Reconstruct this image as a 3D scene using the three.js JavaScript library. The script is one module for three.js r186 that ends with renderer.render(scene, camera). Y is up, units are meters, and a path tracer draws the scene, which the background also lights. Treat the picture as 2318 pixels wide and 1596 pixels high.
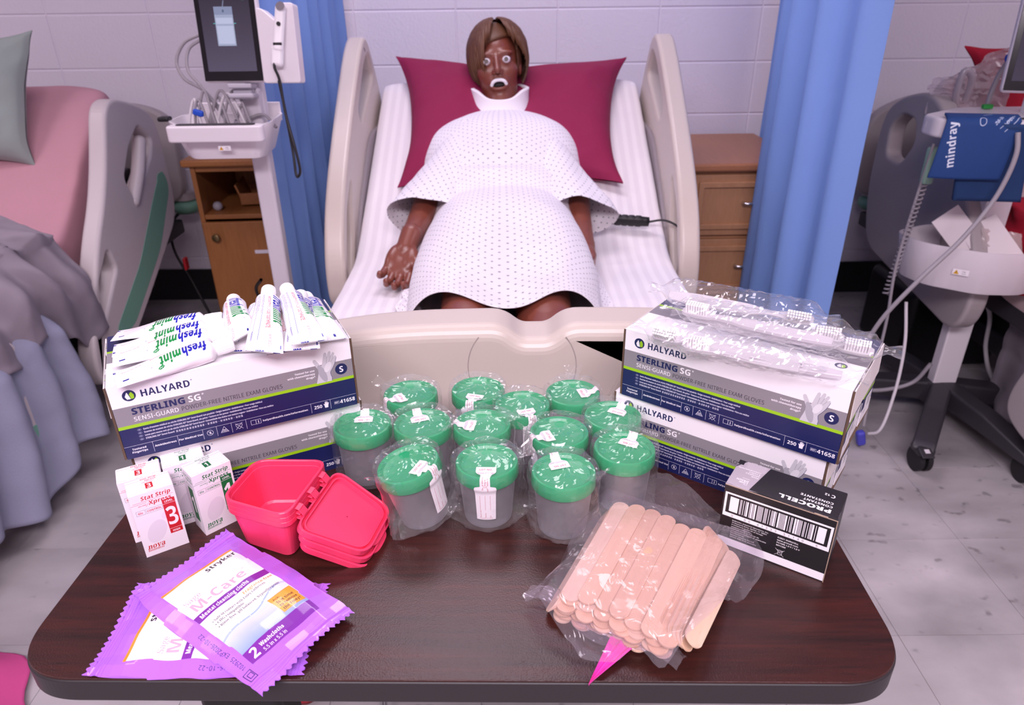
import * as THREE from 'three';
import { RoundedBoxGeometry } from 'three/addons/geometries/RoundedBoxGeometry.js';
import { mergeGeometries, mergeVertices, toCreasedNormals } from 'three/addons/utils/BufferGeometryUtils.js';
import { MarchingCubes } from 'three/addons/objects/MarchingCubes.js';
import { ImprovedNoise } from 'three/addons/math/ImprovedNoise.js';
import { RectAreaLightUniformsLib } from 'three/addons/lights/RectAreaLightUniformsLib.js';

// ---------------------------------------------------------------- camera, lights, exposure
const scene = new THREE.Scene();
scene.background = new THREE.Color(0x000000);
const renderer = new THREE.WebGLRenderer({ antialias: true });
renderer.toneMapping = THREE.LinearToneMapping;
renderer.toneMappingExposure = 1.12;
renderer.shadowMap.enabled = true;
RectAreaLightUniformsLib.init();

const camera = new THREE.PerspectiveCamera(53.30, 2318 / 1596, 0.05, 30);
camera.position.set(0, 1.268, 0);
camera.rotation.set(-0.4705, 0.0021, -0.0124, 'YXZ');
camera.focus = 0.76;
camera.userData.fStop = 9;

const LIGHT = new THREE.Color().setRGB(1.0, 0.87, 0.985);
const LAMPS = [ // x, z, width, depth, radiance
  [-0.20, -2.02, 1.2, 0.6, 7.0],
  [-0.10, 1.15, 2.4, 0.9, 17],
  [-2.5, -1.1, 0.6, 1.2, 6.0],
  [2.5, -0.9, 0.6, 1.2, 5.0],
];

// ---------------------------------------------------------------- helpers
const V3 = (x, y, z) => new THREE.Vector3(x, y, z);
const PI = Math.PI, sin = Math.sin, cos = Math.cos, abs = Math.abs, sqrt = Math.sqrt, min = Math.min, max = Math.max;
const clamp = THREE.MathUtils.clamp, lerp = THREE.MathUtils.lerp, sstep = THREE.MathUtils.smoothstep;
const rad = (d) => d * PI / 180;
function rng(seed) { let s = seed | 0; return () => { s = (s + 0x6d2b79f5) | 0; let t = Math.imul(s ^ (s >>> 15), 1 | s); t = (t + Math.imul(t ^ (t >>> 7), 61 | t)) ^ t; return ((t ^ (t >>> 14)) >>> 0) / 4294967296; }; }
const PN = (() => { const n = new ImprovedNoise(); return (x, y, z = 0) => n.noise(x + 31.7, y + 17.3, z + 9.1); })();
const fbm = (x, y, z, o = 4) => { let s = 0, a = 0.5; for (let i = 0; i < o; i++) { s += a * PN(x, y, z); x *= 2.03; y *= 2.03; z *= 2.03; a *= 0.5; } return s; };

const used = {};
function numbered(n) { used[n] = (used[n] ?? -1) + 1; return used[n] ? n + '_' + String(used[n]).padStart(3, '0') : n; }
function tag(o, label, category, group, kind) {
  if (label) o.userData.label = label; if (category) o.userData.category = category;
  if (group) o.userData.group = group; if (kind) o.userData.kind = kind; return o;
}
function thing(name, label, category, pos = [0, 0, 0], turn = 0, group) {
  const o = new THREE.Group(); o.name = numbered(name); o.position.set(...pos); o.rotation.y = turn;
  scene.add(o); return tag(o, label, category, group);
}
function part(name, geo, mat, parent, label) {
  const m = new THREE.Mesh(geo, mat); m.name = name; m.castShadow = m.receiveShadow = true;
  if (label) m.userData.label = label; parent.add(m); return m;
}
function struct(name, geo, mat) { const m = part(name, geo, mat, scene); m.name = numbered(name); m.userData.kind = 'structure'; return m; }
function structGroup(name) { const g = new THREE.Group(); g.name = numbered(name); g.userData.kind = 'structure'; scene.add(g); return g; }
function copyOf(root, label, group) {
  const c = root.clone(); c.name = numbered(root.name.replace(/_\d{3}$/, '')); scene.add(c);
  c.userData = { ...root.userData }; if (label) c.userData.label = label; if (group) c.userData.group = group; return c;
}
const std = (color, roughness = 0.6, o = {}) => new THREE.MeshStandardMaterial({ color, roughness, ...o });
const phy = (color, roughness = 0.5, o = {}) => new THREE.MeshPhysicalMaterial({ color, roughness, ...o });

function strip(g) { for (const k of Object.keys(g.attributes)) if (!['position', 'normal', 'uv'].includes(k)) g.deleteAttribute(k); g.morphAttributes = {}; return g.index ? g.toNonIndexed() : g; }
function merge(list) { const a = list.map((g) => strip(g)); const r = mergeGeometries(a, false); return r; }
const box = (w, h, d, r = 0.004, s = 2) => new RoundedBoxGeometry(w, h, d, s, min(r, w / 2.01, h / 2.01, d / 2.01));
const at = (g, x, y, z, rx = 0, ry = 0, rz = 0) => { g.rotateX(rx); g.rotateY(ry); g.rotateZ(rz); g.translate(x, y, z); return g; };
const cyl = (r1, r2, h, n = 24, open = false) => new THREE.CylinderGeometry(r1, r2, h, n, 1, open);
const lathe = (pts, n = 40) => new THREE.LatheGeometry(pts.map((p) => new THREE.Vector2(p[0], p[1])), n);
function tube(pts, r, n = 40, k = 10, closed = false) {
  const c = new THREE.CatmullRomCurve3(pts.map((p) => V3(...p)), closed, 'centripetal');
  return new THREE.TubeGeometry(c, n, r, k, closed);
}
function capTube(pts, r, n = 40, k = 12) {
  const a = new THREE.SphereGeometry(r, k, 8), b = a.clone(); a.translate(...pts[0]); b.translate(...pts[pts.length - 1]);
  return merge([tube(pts, r, n, k), a, b]);
}
function smoothShape(pts, round = 0) { // closed polygon with rounded corners
  let ar = 0; pts.forEach((p, i) => { const q = pts[(i + 1) % pts.length]; ar += p[0] * q[1] - q[0] * p[1]; }); if (ar < 0) pts = [...pts].reverse();
  const s = new THREE.Shape(), n = pts.length;
  for (let i = 0; i < n; i++) {
    const p = pts[i], a = pts[(i + n - 1) % n], b = pts[(i + 1) % n], r = p[2] ?? round;
    const da = Math.hypot(a[0] - p[0], a[1] - p[1]), db = Math.hypot(b[0] - p[0], b[1] - p[1]), ra = min(r, da * 0.49), rb = min(r, db * 0.49);
    const q = [p[0] + (a[0] - p[0]) / da * ra, p[1] + (a[1] - p[1]) / da * ra], w = [p[0] + (b[0] - p[0]) / db * rb, p[1] + (b[1] - p[1]) / db * rb];
    if (i === 0) s.moveTo(q[0], q[1]); else s.lineTo(q[0], q[1]);
    s.quadraticCurveTo(p[0], p[1], w[0], w[1]);
  }
  s.closePath(); return s;
}
const holeOf = (pts, r) => new THREE.Path(smoothShape(pts, r).getPoints(10));
function extrude(shape, depth, bevel = 0, o = {}) {
  return new THREE.ExtrudeGeometry(shape, { depth, bevelEnabled: bevel > 0, bevelThickness: bevel, bevelSize: bevel, bevelOffset: -bevel, bevelSegments: o.seg ?? 3, curveSegments: o.curve ?? 10, steps: 1 });
}
// parametric sheet: f(u, v) -> [x, y, z]; uv in the given scale
function grid(nu, nv, f, o = {}) {
  const P = [], U = [], I = [], cu = o.closed ? nu : nu + 1;
  for (let j = 0; j <= nv; j++) for (let i = 0; i < cu; i++) {
    const u = i / nu, v = j / nv, p = f(u, v); P.push(p[0], p[1], p[2]);
    const q = o.uv ? o.uv(u, v, p) : [u * (o.us ?? 1), v * (o.vs ?? 1)]; U.push(q[0], q[1]);
  }
  for (let j = 0; j < nv; j++) for (let i = 0; i < nu; i++) {
    const a = j * cu + i, b = j * cu + (i + 1) % cu, c = a + cu, d = b + cu;
    if (o.flip) I.push(a, c, b, b, c, d); else I.push(a, b, c, b, d, c);
  }
  const g = new THREE.BufferGeometry();
  g.setAttribute('position', new THREE.Float32BufferAttribute(P, 3)); g.setAttribute('uv', new THREE.Float32BufferAttribute(U, 2));
  g.setIndex(I); g.computeVertexNormals(); return g;
}
// a sheet given a thickness: two skins and the rim between them
function shell(nu, nv, f, t, o = {}) {
  const g = grid(nu, nv, f, o), p = g.attributes.position, n = g.attributes.normal, uv = g.attributes.uv, N = p.count, P = [], U = [], I = [...g.index.array], cu = o.closed ? nu : nu + 1;
  for (let i = 0; i < N; i++) { P.push(p.getX(i), p.getY(i), p.getZ(i)); U.push(uv.getX(i), uv.getY(i)); }
  for (let i = 0; i < N; i++) { P.push(p.getX(i) - n.getX(i) * t, p.getY(i) - n.getY(i) * t, p.getZ(i) - n.getZ(i) * t); U.push(uv.getX(i), uv.getY(i)); }
  const m = I.length; for (let k = 0; k < m; k += 3) I.push(I[k] + N, I[k + 2] + N, I[k + 1] + N);
  const rim = []; for (let i = 0; i < cu; i++) rim.push(i); if (!o.closed) { for (let j = 1; j <= nv; j++) rim.push(j * cu + nu); for (let i = nu - 1; i >= 0; i--) rim.push(nv * cu + i); for (let j = nv - 1; j > 0; j--) rim.push(j * cu); }
  const join = (a, b) => { if (o.flip) I.push(a, b, a + N, b, b + N, a + N); else I.push(a, a + N, b, b, a + N, b + N); };
  for (let k = 0; k < rim.length; k++) join(rim[k], rim[(k + 1) % rim.length]);
  if (o.closed) for (let i = 0; i < cu; i++) { const a = nv * cu + i, b = nv * cu + (i + 1) % cu; join(b, a); }
  const r = new THREE.BufferGeometry(); r.setAttribute('position', new THREE.Float32BufferAttribute(P, 3)); r.setAttribute('uv', new THREE.Float32BufferAttribute(U, 2)); r.setIndex(I); r.computeVertexNormals(); return r;
}
// a slab with chamfered upper edges (blocks, tiles): 18 triangles, face up the +z axis
function padGeo(w, h, d, c, us = 1, vs = 1, uo = 0, vo = 0) {
  const P = [], U = [], W = w / 2, H = h / 2;
  const ring = [[W, H, 0, 0], [W - c, H - c, d, 0]];
  const pt = (k, i) => { const s = [[-1, -1], [1, -1], [1, 1], [-1, 1]][i]; return k === 0 ? [s[0] * W, s[1] * H, 0] : k === 1 ? [s[0] * W, s[1] * H, d - c] : [s[0] * (W - c), s[1] * (H - c), d]; };
  const tri = (a, b, e) => { for (const p of [a, b, e]) { P.push(...p); U.push(uo + (p[0] + W) * us, vo + (p[1] + H) * vs); } };
  for (let k = 0; k < 2; k++) for (let i = 0; i < 4; i++) { const j = (i + 1) % 4; tri(pt(k, i), pt(k, j), pt(k + 1, j)); tri(pt(k, i), pt(k + 1, j), pt(k + 1, i)); }
  tri(pt(2, 0), pt(2, 1), pt(2, 2)); tri(pt(2, 0), pt(2, 2), pt(2, 3));
  const g = new THREE.BufferGeometry(); g.setAttribute('position', new THREE.Float32BufferAttribute(P, 3)); g.setAttribute('uv', new THREE.Float32BufferAttribute(U, 2)); g.computeVertexNormals(); return g;
}
function canvasTex(w, h, draw, o = {}) {
  const c = document.createElement('canvas'); c.width = w; c.height = h; draw(c.getContext('2d'), w, h);
  const t = new THREE.CanvasTexture(c); t.colorSpace = o.data ? THREE.NoColorSpace : THREE.SRGBColorSpace; t.wrapS = t.wrapT = o.clamp ? THREE.ClampToEdgeWrapping : THREE.RepeatWrapping; if (o.repeat) t.repeat.set(...o.repeat); return t;
}
function dataTex(w, h, f, o = {}) { // f(x, y) -> [r, g, b] 0..1 in sRGB (colour) or plain (data)
  const d = new Uint8Array(w * h * 4);
  for (let y = 0; y < h; y++) for (let x = 0; x < w; x++) { const c = f(x / w, y / h, x, y), k = (y * w + x) * 4; for (let i = 0; i < 3; i++) d[k + i] = clamp(c[i], 0, 1) * 255; d[k + 3] = 255; }
  const t = new THREE.DataTexture(d, w, h); t.magFilter = THREE.LinearFilter; t.minFilter = THREE.LinearMipmapLinearFilter; t.generateMipmaps = true; t.wrapS = t.wrapT = THREE.RepeatWrapping;
  t.colorSpace = o.data ? THREE.NoColorSpace : THREE.SRGBColorSpace; if (o.repeat) t.repeat.set(...o.repeat); t.needsUpdate = true; return t;
}
// noise that repeats over [0,1) in both directions
const tile = (f, x, y) => { const a = f(x, y), b = f(x - 1, y), c = f(x, y - 1), d = f(x - 1, y - 1), u = x * x * (3 - 2 * x), v = y * y * (3 - 2 * y); return lerp(lerp(a, b, u), lerp(c, d, u), v); };
function mcMesh(res, cx, cy, cz, half, sdf) { // marching cubes of a signed distance (negative inside)
  const m = new MarchingCubes(res, std(0xffffff), false, false, 400000); m.isolation = 0; const H = res / 2, f = m.field;
  for (let k = 0, q = 0; k < res; k++) for (let j = 0; j < res; j++) for (let i = 0; i < res; i++, q++) f[q] = -sdf(cx + (i - H) / H * half, cy + (j - H) / H * half, cz + (k - H) / H * half);
  m.update(); const n = m.count, g = new THREE.BufferGeometry();
  const p = m.positionArray.slice(0, n * 3); for (let i = 0; i < n; i++) { p[i * 3] = p[i * 3] * half + cx; p[i * 3 + 1] = p[i * 3 + 1] * half + cy; p[i * 3 + 2] = p[i * 3 + 2] * half + cz; }
  g.setAttribute('position', new THREE.BufferAttribute(p, 3)); g.setAttribute('uv', new THREE.BufferAttribute(new Float32Array(n * 2), 2));
  const w = mergeVertices(g, half / res * 0.02); w.computeVertexNormals(); return w;
}
const smin = (a, b, k) => { const h = clamp(0.5 + 0.5 * (b - a) / k, 0, 1); return b + (a - b) * h - k * h * (1 - h); };
const smax = (a, b, k) => -smin(-a, -b, k);
function cap(px, py, pz, a, b, ra, rb) { // tapered capsule
  const bx = b[0] - a[0], by = b[1] - a[1], bz = b[2] - a[2], x = px - a[0], y = py - a[1], z = pz - a[2];
  const h = clamp((x * bx + y * by + z * bz) / (bx * bx + by * by + bz * bz), 0, 1);
  return Math.hypot(x - bx * h, y - by * h, z - bz * h) - (ra + (rb - ra) * h);
}
const ell = (x, y, z, cx, cy, cz, a, b, c) => { const X = (x - cx) / a, Y = (y - cy) / b, Z = (z - cz) / c, k = Math.hypot(X, Y, Z), g = Math.hypot(X / a, Y / b, Z / c); return g > 1e-9 ? k * (k - 1) / g : -min(a, b, c); };

// ---------------------------------------------------------------- shared materials
const M = {
  black: std(0x0b0b0d, 0.45), darkGrey: std(0x2e2c31, 0.5), chrome: std(0xd8d8dc, 0.18, { metalness: 1 }), steel: std(0x8f9096, 0.35, { metalness: 0.9 }),
  bedPlastic: std(0xcdc2bb, 0.42), bedGrey: std(0x8d8488, 0.55), deviceWhite: std(0xe9e4e6, 0.4), mint: std(0x74a891, 0.5), rubber: std(0x1a191c, 0.7),
  cableGrey: std(0x9b959b, 0.5), cableWhite: std(0xd5d0d4, 0.5), cableBlack: std(0x161518, 0.45), blue: std(0x1a4fc4, 0.4),
};
// ---------------------------------------------------------------- the room
{
  // floor: foot-square vinyl tiles, marbled
  const marble = dataTex(1024, 1024, (u, v) => {
    const n = tile((x, y) => fbm(x * 5 + 0.7 * PN(x * 3, y * 3, 4), y * 9, 2, 6), u, v), s = tile((x, y) => fbm(x * 34, y * 46, 7, 3), u, v), b = tile((x, y) => fbm(x * 2.2, y * 3, 11, 4), u, v);
    const spot = sstep(s, 0.2, 0.38) * 0.16, g = 0.735 + 0.30 * n + 0.14 * b - spot;
    return [g * 0.92, g * 0.89, g * 0.90];
  });
  const mat = std(0xffffff, 0.42, { map: marble });
  const g = structGroup('floor');
  part('slab', at(new THREE.BoxGeometry(7.6, 0.2, 7), 0, -0.104, 0.3), std(0x8d8688, 0.6), g);
  const S = 0.3048, r = rng(5);
  for (let i = -10; i < 8; i++) for (let j = 0; j < 10; j++) {
    const x = 0.842 + S * (i + 0.5), z = -1.095 - S * (j - 2.5);
    const t = padGeo(S - 0.0009, S - 0.0009, 0.004, 0.0005, 0.62, 0.62, x * 0.62 + r() * 0.03, -z * 0.62 + r() * 0.03).rotateX(-PI / 2);
    part('tile', t, mat, g).position.set(x, -0.004, z);
  }
  part('outer_tiles', merge([at(new THREE.BoxGeometry(7.6, 0.004, 3.1), 0, -0.002, 2.07)]), std(0xa9a1a3, 0.45), g).userData.kind = 'stuff';
  // back wall of painted concrete blocks, laid in stack bond
  const paint = dataTex(512, 512, (u, v) => { const n = tile((x, y) => fbm(x * 40, y * 40, 3, 4), u, v), m = tile((x, y) => fbm(x * 150, y * 110, 5, 2), u, v); const g = 0.5 + 0.55 * n + 0.35 * m; return [g, g, g]; }, { data: true });
  const wm = std(0xe9e3ee, 0.5, { bumpMap: paint, bumpScale: 0.0016 });
  const w = structGroup('wall_back');
  part('mortar', at(new THREE.BoxGeometry(7.6, 2.75, 0.2), 0, 1.375, -3.2035), std(0xe9e3ee, 0.6), w);
  const bw = 0.4064, bh = 0.2032, bg = []; for (let k = 0; k < 8; k++) bg.push(padGeo(bw - 0.0025, bh - 0.0035, 0.0062, 0.0034, 2, 2, r(), r()));
  for (let i = -4; i < 14; i++) for (let j = 0; j < 9; j++) {
    const m = part('block', bg[(r() * 8) | 0], wm, w); m.position.set(-1.8395 + bw * (i + 0.5), bh * (j + 0.5), -3.1055 - r() * 0.001);
  }
  part('upper_courses', at(new THREE.BoxGeometry(7.3, 2.75 - bh * 9 - 0.004, 0.01), 0, (2.75 + bh * 9) / 2, -3.101), wm, w);
  struct('baseboard_back', at(box(7.2, 0.15, 0.012, 0.004), 0, 0.075, -3.088), std(0x0a0a0b, 0.5));
  const plain = std(0xc4bcc4, 0.7);
  struct('wall_left', at(new THREE.BoxGeometry(0.2, 2.75, 7), -3.72, 1.375, 0.3), plain);
  struct('wall_right', at(new THREE.BoxGeometry(0.2, 2.75, 7), 3.72, 1.375, 0.3), plain);
  struct('wall_front', at(new THREE.BoxGeometry(7.6, 2.75, 0.2), 0, 1.375, 3.7), plain);
  struct('ceiling', at(new THREE.BoxGeometry(7.64, 0.2, 7), 0, 2.85, 0.3), std(0xd8d4d6, 0.8));
}
// ceiling lights (out of the frame, they light the room)
LAMPS.forEach(([x, z, w, d, L], i) => {
  const t = thing('ceiling_light', ['recessed ceiling light panel above the middle bed', 'recessed ceiling light panel above the supply table', 'recessed ceiling light panel over the left bed', 'recessed ceiling light panel over the right monitor stand'][i], 'ceiling light', [x, 2.72, z]);
  const f = 0.03; part('frame', merge([at(box(w + 2 * f, 0.05, f), 0, 0, d / 2 + f / 2), at(box(w + 2 * f, 0.05, f), 0, 0, -d / 2 - f / 2), at(box(f, 0.05, d), w / 2 + f / 2, 0, 0), at(box(f, 0.05, d), -w / 2 - f / 2, 0, 0)]), M.deviceWhite, t);
  part('diffuser', at(new THREE.BoxGeometry(w, 0.012, d), 0, 0, 0), std(0xffffff, 0.6, { emissive: LIGHT, emissiveIntensity: 1.2 }), t);
  const l = new THREE.RectAreaLight(LIGHT, L, w, d); l.name = 'ceiling_light_lamp'; l.position.set(x, 2.705, z); l.rotation.x = -PI / 2; l.castShadow = true; scene.add(l);
});
// ---------------------------------------------------------------- the overbed table
const TOP = 0.765;
{
  const t = thing('overbed_table', 'dark mahogany laminate overbed table holding all the medical supplies', 'table', [-0.0485, 0, -0.583], rad(-1.03));
  const W = 0.762, D = 0.381;
  const wood = dataTex(1024, 1024, (u, v) => {
    const g = tile((x, y) => fbm(x * 3, y * 70, 1, 5) + 0.5 * fbm(x * 14, y * 240, 2, 3), u, v), b = tile((x, y) => fbm(x * 2, y * 9, 6, 4), u, v), k = sstep(tile((x, y) => PN(x * 26, y * 330, 9), u, v), 0.25, 0.6);
    const q = clamp(0.5 + 0.9 * g + 0.8 * b, 0, 1) - 0.28 * k; return [0.135 + 0.155 * q, 0.068 + 0.052 * q, 0.06 + 0.038 * q];
  });
  const bump = dataTex(512, 512, (u, v) => { const n = tile((x, y) => PN(x * 150, y * 150, 3) + 0.6 * PN(x * 240, y * 240, 8), u, v); const g = 0.5 + 0.5 * n; return [g, g, g]; }, { data: true, repeat: [3, 3] });
  const shp = (o) => smoothShape([[-W / 2 + o, -D / 2 + o], [W / 2 - o, -D / 2 + o], [W / 2 - o, D / 2 - o], [-W / 2 + o, D / 2 - o]], 0.062 - o);
  const uvFix = (g, k) => { const p = g.attributes.position, u = g.attributes.uv; for (let i = 0; i < p.count; i++) u.setXY(i, p.getX(i) * k + 0.5, p.getZ(i) * k); return g; };
  const topG = extrude(shp(0.0012), 0.0012, 0.0006, { curve: 24 }).rotateX(-PI / 2).translate(0, TOP - 0.0018, 0);
  part('tabletop', uvFix(topG, 1.5), std(0xffffff, 0.34, { map: wood, bumpMap: bump, bumpScale: 0.0002 }), t, 'dark red brown wood grain laminate top');
  part('edge_band', extrude(shp(0), 0.0205, 0.0022, { curve: 24 }).rotateX(-PI / 2).translate(0, TOP - 0.0246, 0), std(0x2a2527, 0.45), t, 'charcoal edge moulding');
  const pl = part('support_plate', at(box(0.26, 0.02, 0.24, 0.004), -0.16, TOP - 0.036, 0.03), M.black, t);
  part('column', merge([at(box(0.085, 0.62, 0.05, 0.008), -0.233, 0.43, 0.085), at(box(0.1, 0.08, 0.065, 0.006), -0.233, 0.71, 0.085)]), M.black, t);
  part('column_label', at(box(0.04, 0.02, 0.001, 0.0004), -0.238, 0.711, 0.1185), std(0xc9bec4, 0.6), t, 'white paper label on the black column');
  part('base_frame', merge([at(box(0.08, 0.045, 0.36, 0.01), -0.233, 0.1, -0.05), at(box(0.56, 0.035, 0.04, 0.01), 0.02, 0.095, 0.11), at(box(0.56, 0.035, 0.04, 0.01), 0.02, 0.095, -0.21)]), M.black, t);
  for (const [x, z] of [[-0.22, 0.11], [0.29, 0.11], [-0.22, -0.21], [0.29, -0.21]]) {
    const c = part('caster', at(cyl(0.032, 0.032, 0.02, 24), x, 0.033, z, 0, 0, PI / 2), M.rubber, t);
    part('caster_fork', at(box(0.03, 0.05, 0.026, 0.006), x, 0.062, z), M.chrome, c);
  }
}

// ---------------------------------------------------------------- cartons
// six printed faces on one body: front, back, left, right, top, bottom materials
function cartonGeo(w, h, d) { return new THREE.BoxGeometry(w, h, d).translate(0, h / 2, 0); }
const cardboard = std(0x5b4638, 0.8), cardWhite = std(0xf1edf1, 0.5);
const F = (c, font, color, align = 'left') => { c.font = font; c.fillStyle = color; c.textAlign = align; c.textBaseline = 'alphabetic'; };
const txt = (c, s, x, y, wmax) => { if (wmax) { const k = wmax / c.measureText(s).width; c.save(); c.translate(x, y); c.scale(k, 1); c.fillText(s, 0, 0); c.restore(); } else c.fillText(s, x, y); };
const NAVY = '#1b2154', GREY = '#8c878d', LIME = '#9acb1c', WHITE = '#f3eff3';

// the hand of a glove, drawn as the printed photo on the box
function gloveArt(c, x, y, s) {
  c.save(); c.translate(x, y); c.scale(s, s); c.lineJoin = c.lineCap = 'round';
  const path = new Path2D('M-30,100 C-20,60 -8,40 -12,10 L-34,-38 C-40,-56 -24,-66 -15,-48 L4,-14 C8,-8 12,-10 14,-16 L30,-78 C34,-94 48,-92 48,-78 L47,-60 L56,-84 C62,-98 76,-94 73,-78 L69,-62 L78,-76 C84,-88 96,-80 92,-68 L84,-50 L90,-56 C98,-62 104,-54 100,-46 C92,-20 84,2 60,34 C54,46 58,62 62,72 C66,80 58,84 60,92 L62,100 Z');
  c.fillStyle = '#c9c7cd'; c.fill(path); c.save(); c.clip(path); c.fillStyle = '#a9a7b0'; c.beginPath(); c.ellipse(10, 40, 20, 60, -0.3, 0, 7); c.fill(); c.fillStyle = '#dddbe0'; c.beginPath(); c.ellipse(46, 6, 18, 34, 0.5, 0, 7); c.fill(); c.restore();
  c.strokeStyle = '#39406f'; c.lineWidth = 2; c.beginPath(); c.moveTo(62, 100); c.bezierCurveTo(58, 84, 66, 80, 60, 70); c.bezierCurveTo(54, 46, 54, 44, 62, 34); c.bezierCurveTo(86, 2, 94, -20, 101, -46); c.stroke();
  c.strokeStyle = '#8d8b95'; c.lineWidth = 1.6; for (const [a, b, d, e] of [[47, -60, 40, -22], [69, -62, 56, -26], [84, -50, 66, -22]]) { c.beginPath(); c.moveTo(a, b); c.lineTo(d, e); c.stroke(); }
  c.restore();
}
function logoDisc(c, x, y, r) {
  c.fillStyle = NAVY; c.beginPath(); c.arc(x, y, r, 0, 7); c.fill();
  c.save(); c.translate(x, y); c.scale(r / 50, r / 50);
  c.fillStyle = WHITE; c.fill(new Path2D('M-32,6 L-16,-26 Q-12,-32 -8,-24 L8,34 L-20,34 Z')); c.fillStyle = LIME; c.fill(new Path2D('M2,-12 L14,-28 Q18,-32 24,-26 L36,-2 L34,30 L10,34 Z')); c.restore();
}
const gloveFront = canvasTex(2048, 720, (c, w, h) => {
  c.fillStyle = WHITE; c.fillRect(0, 0, w, h); c.fillStyle = GREY; c.fillRect(0, h * 0.295, w, h * 0.27); c.fillStyle = LIME; c.fillRect(0, h * 0.545, w, h * 0.045); c.fillStyle = NAVY; c.fillRect(0, h * 0.588, w, h * 0.412);
  logoDisc(c, 150, 112, 52); F(c, 'bold 92px sans-serif', NAVY); txt(c, 'HALYARD', 232, 146, 400); F(c, '30px sans-serif', NAVY); c.fillText('*', 636, 100);
  F(c, 'bold 84px sans-serif', NAVY); c.lineWidth = 3; c.strokeStyle = NAVY; const sw = 430; c.save(); c.translate(132, 297); c.scale(sw / c.measureText('STERLING').width, 1); c.fillText('STERLING', 0, 0); c.strokeText('STERLING', 0, 0); c.restore();
  F(c, 'bold 84px sans-serif', WHITE); txt(c, 'SG', 580, 297, 112); F(c, '40px sans-serif', WHITE); c.fillText('*', 696, 262);
  F(c, '56px sans-serif', WHITE); txt(c, 'SENSI-GUARD', 134, 364, 360); F(c, '56px sans-serif', '#33313c'); txt(c, 'POWDER-FREE NITRILE EXAM GLOVES', 512, 364, 872);
  gloveArt(c, 1742, 240, 1.62);
  F(c, 'bold 27px sans-serif', WHITE, 'right'); ['Tested for use', 'with chemotherapy', 'drugs*'].forEach((s, i) => c.fillText(s, 1690, 266 + i * 33));
  c.fillStyle = NAVY; c.beginPath(); c.arc(1938, 300, 58, 0, 7); c.fill(); F(c, 'bold 84px sans-serif', WHITE, 'center'); c.fillText('S', 1938, 331);
  F(c, 'bold 23px sans-serif', '#e4e1ea'); const L = ['Gants d\u2019examen médical en nitrile STERLING SG* Sensi-Guard non poudrés • Doigts texturés • Ambidextres • Pour usage médical', 'Guantes de examen de nitrilo STERLING SG* Sensi-Guard, sin polvo • Textura en las yemas • Ambidiestros • Para uso médico', 'Luvas para exame sem pó de nitrilo STERLING SG* Sensi-Guard • Extremidade dos dedos com textura rugosa • Ambidextras • Para uso médico', 'STERLING SG* Sensi-Guard'];
  const LW = [1000, 956, 1090, 232];
  L.forEach((s, i) => { F(c, 'bold 23px sans-serif', '#e4e1ea'); txt(c, s, 182, 462 + i * 32, LW[i]); c.strokeStyle = '#aeb0c8'; c.lineWidth = 2; c.beginPath(); c.ellipse(152, 454 + i * 32, 15, 9, 0, 0, 7); c.stroke(); F(c, 'bold 12px sans-serif', '#cfd0e0', 'center'); c.fillText(['FR', 'ES', 'PT', 'ZH'][i], 152, 459 + i * 32); });
  c.textAlign = 'left'; // the Chinese line, stroke by stroke
  const rr = rng(77); c.strokeStyle = '#e4e1ea'; c.lineWidth = 2.3;
  for (let k = 0, x = 424; k < 26; k++, x += 22) { if (k === 11 || k === 16 || k === 22) { c.fillStyle = '#e4e1ea'; c.beginPath(); c.arc(x + 9, 552, 2.5, 0, 7); c.fill(); continue; } c.beginPath(); for (let q = 0; q < 3; q++) { const y = 544 + q * 7 + rr() * 2; c.moveTo(x + 1, y); c.lineTo(x + 18, y); } for (let q = 0; q < 2; q++) { const X = x + 4 + rr() * 11; c.moveTo(X, 541); c.lineTo(X + (rr() - 0.5) * 8, 562); } c.stroke(); }
  c.strokeStyle = '#e8e6ee'; c.lineWidth = 2.5; c.beginPath(); c.moveTo(0, 598); c.lineTo(w, 598); for (const x of [222, 425, 634, 752, 880, 1008, 1606, 1792]) { c.moveTo(x, 598); c.lineTo(x, 700); } c.stroke();
  F(c, 'bold 26px sans-serif', WHITE, 'center'); c.fillText('Textured', 112, 642); c.fillText('Fingertips', 112, 672); c.fillText('Ambidextrous', 322, 656); c.fillText('For Medical Use', 530, 656);
  c.lineWidth = 3; c.beginPath(); c.arc(693, 648, 26, 0, 7); c.moveTo(675, 630); c.lineTo(711, 666); c.stroke(); F(c, 'bold 34px sans-serif', WHITE, 'center'); c.fillText('2', 693, 660);
  c.beginPath(); c.moveTo(816, 618); c.lineTo(850, 676); c.lineTo(782, 676); c.closePath(); c.stroke(); F(c, 'bold 14px sans-serif', WHITE, 'center'); c.fillText('NON', 816, 656); c.fillText('STERILE', 816, 670);
  c.beginPath(); c.moveTo(944, 680); c.bezierCurveTo(900, 640, 916, 612, 944, 630); c.bezierCurveTo(972, 612, 988, 640, 944, 680); c.moveTo(912, 616); c.lineTo(976, 682); c.moveTo(976, 616); c.lineTo(912, 682); c.stroke();
  c.strokeRect(1050, 626, 44, 46); c.strokeRect(1094, 626, 44, 46); F(c, 'bold 36px serif', WHITE, 'center'); c.fillText('i', 1116, 662); F(c, 'bold 26px sans-serif', WHITE); txt(c, 'halyardhealth.com/information', 1154, 662, 420);
  F(c, 'bold 48px sans-serif', WHITE); c.fillText('250', 1632, 668); c.fill(new Path2D('M1736,676 L1732,648 L1724,634 L1732,632 L1738,640 L1738,612 L1744,612 L1746,632 L1748,608 L1755,608 L1756,632 L1760,612 L1766,614 L1764,636 L1770,622 L1776,626 L1768,656 L1766,676 Z'));
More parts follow.
